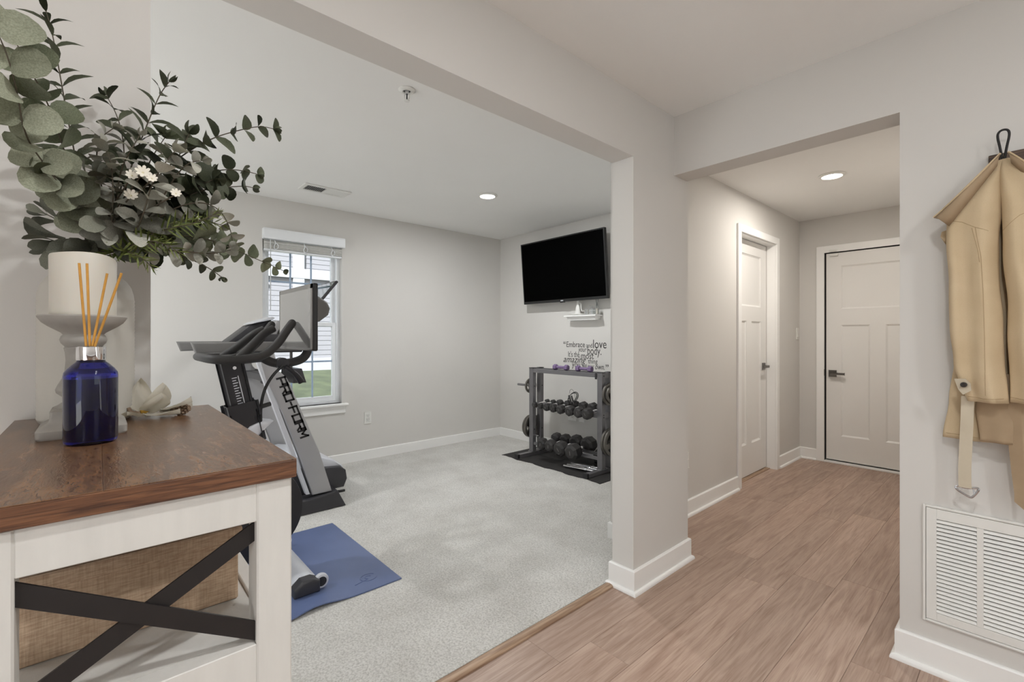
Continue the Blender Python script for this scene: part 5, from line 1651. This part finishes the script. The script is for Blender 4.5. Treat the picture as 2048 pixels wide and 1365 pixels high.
def build_coat():
    W = YR
    # rail and hook
    r = thing('coat_rail', 'dark wooden coat rail board fixed high on the wall', 'coat rail', (.25, W, 1.74))
    MB().box(-.092, .62, W - .018, W - .0005, 1.742, 1.836, bev=.002, seg=1).build('board', 'dark_board_wood', r)
    hk = [(-.057, W - .030, 1.775), (-.0585, W - .050, 1.800), (-.064, W - .058, 1.845), (-.0705, W - .060, 1.883), (-.066, W - .060, 1.897), (-.0555, W - .060, 1.901), (-.045, W - .060, 1.896), (-.0420, W - .060, 1.880), (-.049, W - .058, 1.842), (-.0545, W - .050, 1.800), (-.055, W - .030, 1.775)]
    h = MB().tube(hk, .0034, n=10, smooth=2).build('wire_hook', 'wire_black', r, smooth=True)
    MB().box(-.066, -.046, W - .032, W - .018, 1.755, 1.80, bev=.003).build('hook_plate', 'wire_black', h)
    c = thing('trench_coat', 'beige trench coat hanging from the wire hook', 'coat', (-.055, W - .05, .68))
    # back of the coat against the wall
    bk_ = drape([(1.66, (-.150, .06, W - .035, W - .012)), (1.40, (-.170, .10, W - .040, W - .010)), (1.15, (-.176, .11, W - .045, W - .010)), (1.0, (-.188, .10, W - .05, W - .010)), (.866, (-.206, .06, W - .052, W - .010))],
          'coat_back', 'coat_cotton', c, 5, ph=.6, amp=.010)
    drape([(1.10, (-.110, .05, W - .075, W - .055)), (.98, (-.120, .06, W - .075, W - .055)), (.872, (-.110, .00, W - .08, W - .058))], 'inner_panel', 'coat_taupe_shade', c, 3, ph=2.0, amp=.006, levels=20)
    # shoulders and sleeves
    sl = drape([(1.800, (-.070, -.050, W - .075, W - .045)), (1.765, (-.098, -.050, W - .095, W - .040)), (1.70, (-.146, -.053, W - .115, W - .036)), (1.630, (-.190, -.058, W - .122, W - .034)),
                (1.55, (-.190, -.066, W - .125, W - .034)), (1.40, (-.186, -.062, W - .128, W - .040)), (1.25, (-.181, -.056, W - .128, W - .046)), (1.13, (-.174, -.050, W - .126, W - .052)),
                (1.06, (-.158, -.046, W - .124, W - .058)), (1.006, (-.136, -.044, W - .120, W - .062))], 'sleeve', 'coat_cotton', c, 2.6, ph=.4, amp=.016)
    sr = drape([(1.800, (-.060, -.040, W - .082, W - .05)), (1.765, (-.064, -.012, W - .105, W - .045)), (1.70, (-.063, .036, W - .128, W - .040)), (1.63, (-.061, .085, W - .135, W - .036)),
                (1.50, (-.056, .092, W - .138, W - .036)), (1.30, (-.047, .095, W - .138, W - .042)), (1.12, (-.043, .085, W - .134, W - .050)), (1.012, (-.042, .06, W - .126, W - .062))], 'sleeve', 'coat_cotton', c, 3.4, ph=2.2, amp=.016)
    # raised collar: outside band and its inside, painted darker for shade
    def collar(sgn, cx):
        rows = []
        for i in range(9):
            t = i / 8
            ox, oz = cx + sgn * (.006 + .160 * t), 1.812 - .176 * t - .012 * math.sin(math.pi * t)
            ix, iz = cx + sgn * (.012 + .112 * t), 1.782 - .176 * t
            rows.append([(ox, W - .105 - .028 * math.sin(math.pi * min(1, t * 1.1)), oz), (ox * .6 + ix * .4, W - .125 - .025 * t, (oz * .55 + iz * .45)), (ix, W - .112 - .012 * t, iz - .010)])
        bm = bmesh.new()
        V = [[bm.verts.new(p) for p in r_] for r_ in rows]
        for a, b in zip(V, V[1:]):
            for k in range(2):
                bm.faces.new((a[k], a[k + 1], b[k + 1], b[k]))
        bmesh.ops.recalc_face_normals(bm, faces=bm.faces[:])
        bmesh.ops.solidify(bm, geom=bm.faces[:], thickness=.004)
        mb = MB(); mb.bm.free(); mb.bm = bm
        co = mb.build('collar', 'coat_taupe_shade', c, smooth='all')
        MB().tube([r_[0] for r_ in rows], .0032, n=8, smooth=1).build('collar_edge', 'coat_cotton', co, smooth=True)
    collar(-1, -.056)
    collar(1, -.050)
    MB().loft([[(-.205, W - .06, 1.590), (-.180, W - .05, 1.600), (-.180, W - .045, 1.600), (-.205, W - .055, 1.590)], [(-.208, W - .065, 1.572), (-.180, W - .055, 1.555), (-.180, W - .05, 1.555), (-.208, W - .06, 1.572)],
               [(-.195, W - .065, 1.545), (-.178, W - .055, 1.525), (-.178, W - .05, 1.525), (-.195, W - .06, 1.545)]]).build('shoulder_tab', 'coat_cotton', c)
    # seams
    from mathutils.bvhtree import BVHTree
    def seam(part, pts, r=.0009):
        # lay a stitched seam on the cloth by dropping points onto it from the front
        bv = BVHTree.FromPolygons([v.co[:] for v in part.data.vertices], [p.vertices[:] for p in part.data.polygons])
        Q = []
        for a, b in zip(pts, pts[1:]):
            for k in range(12):
                x, z = a[0] + (b[0] - a[0]) * k / 12, a[1] + (b[1] - a[1]) * k / 12
                h = bv.ray_cast(Vector((x, W - .5, z)), Vector((0, 1, 0)))[0]
                if h:
                    Q.append(h)
        if len(Q) > 2:
            MB().tube(Q, r, n=5).build('seam', 'stitch_thread', part, smooth=True)
    seam(sl, [(-.186, 1.617), (-.150, 1.606), (-.118, 1.580), (-.085, 1.562)])
    seam(sl, [(-.118, 1.580), (-.104, 1.48), (-.099, 1.36), (-.096, 1.22), (-.094, 1.012)])
    seam(sl, [(-.126, 1.580), (-.111, 1.50), (-.107, 1.46)])
    seam(sl, [(-.136, 1.022), (-.10, 1.018), (-.05, 1.022)])
    seam(sr, [(-.056, 1.562), (-.02, 1.60), (.03, 1.625), (.08, 1.618)])
    seam(sr, [(.00, 1.60), (.004, 1.45), (.006, 1.25), (.004, 1.02)])
    seam(sr, [(-.040, 1.028), (.0, 1.024), (.05, 1.030)])
    seam(bk_, [(-.196, .882), (-.12, .880), (-.02, .884), (.05, .882)])
    # cuff strap with button
    st = MB().loft([[(-.166, W - .124, 1.080), (-.140, W - .137, 1.082), (-.140, W - .141, 1.082), (-.168, W - .129, 1.080)], [(-.158, W - .126, 1.045), (-.128, W - .137, 1.068), (-.128, W - .141, 1.068), (-.158, W - .130, 1.045)],
                    [(-.146, W - .128, 1.028), (-.126, W - .136, 1.045), (-.126, W - .140, 1.045), (-.146, W - .132, 1.028)]]).build('cuff_strap', 'belt_cotton', c)
    MB().cyl((-.1435, W - .136, 1.062), (-.1445, W - .1435, 1.062), .0085, n=18, bev=.0015).build('button', 'button_dark', st, smooth=True)
    # belt with buckle
    bl = MB().loft([[(-.160 + dx, W - y - .012, z), (-.128 + dx, W - y - .015, z), (-.128 + dx, W - y - .018, z), (-.160 + dx, W - y - .015, z)]
                    for z, dx, y in ((1.02, .006, .070), (.94, .004, .066), (.86, .001, .062), (.78, -.002, .058), (.722, -.002, .056), (.706, -.001, .055))]).build('belt', 'belt_cotton', c)
    bk = [(-.172, W - .066, .700), (-.150, W - .070, .682), (-.118, W - .072, .690), (-.112, W - .070, .716), (-.128, W - .068, .722)]
    MB().tube([(-.170, W - .066, .702), (-.164, W - .068, .693), (-.134, W - .074, .677), (-.127, W - .075, .679), (-.112, W - .072, .706), (-.114, W - .071, .713), (-.143, W - .068, .704), (-.163, W - .066, .709)], .0038, n=8, closed=True, smooth=2).build('buckle', 'steel_bright', bl, smooth=True)
    MB().tube([(-.125, W - .072, .705), (-.122, W - .074, .690)], .003, n=8).build('buckle_pin', 'steel_bright', bl, smooth=True)
    # long belt end with a pointed tip
    bm = MB()
    rows = []
    for z, xl, xr, y in ((1.03, -.045, .012, .080), (.95, -.046, .014, .078), (.86, -.044, .018, .074), (.78, -.038, .022, .070), (.715, -.032, .026, .068), (.688, -.032, .024, .067), (.668, -.012, -.006, .067)):
        rows.append([(xl, W - y, z), ((xl + xr) / 2, W - y - .010, z), (xr, W - y - .004, z), (xr, W - y, z), ((xl + xr) / 2, W - y - .005, z), (xl, W - y + .004, z)])
    bm.loft(rows).build('belt_end', 'coat_taupe_shade', c)
    return c

build_cabinet()
build_decor()
build_foliage()
build_coat()
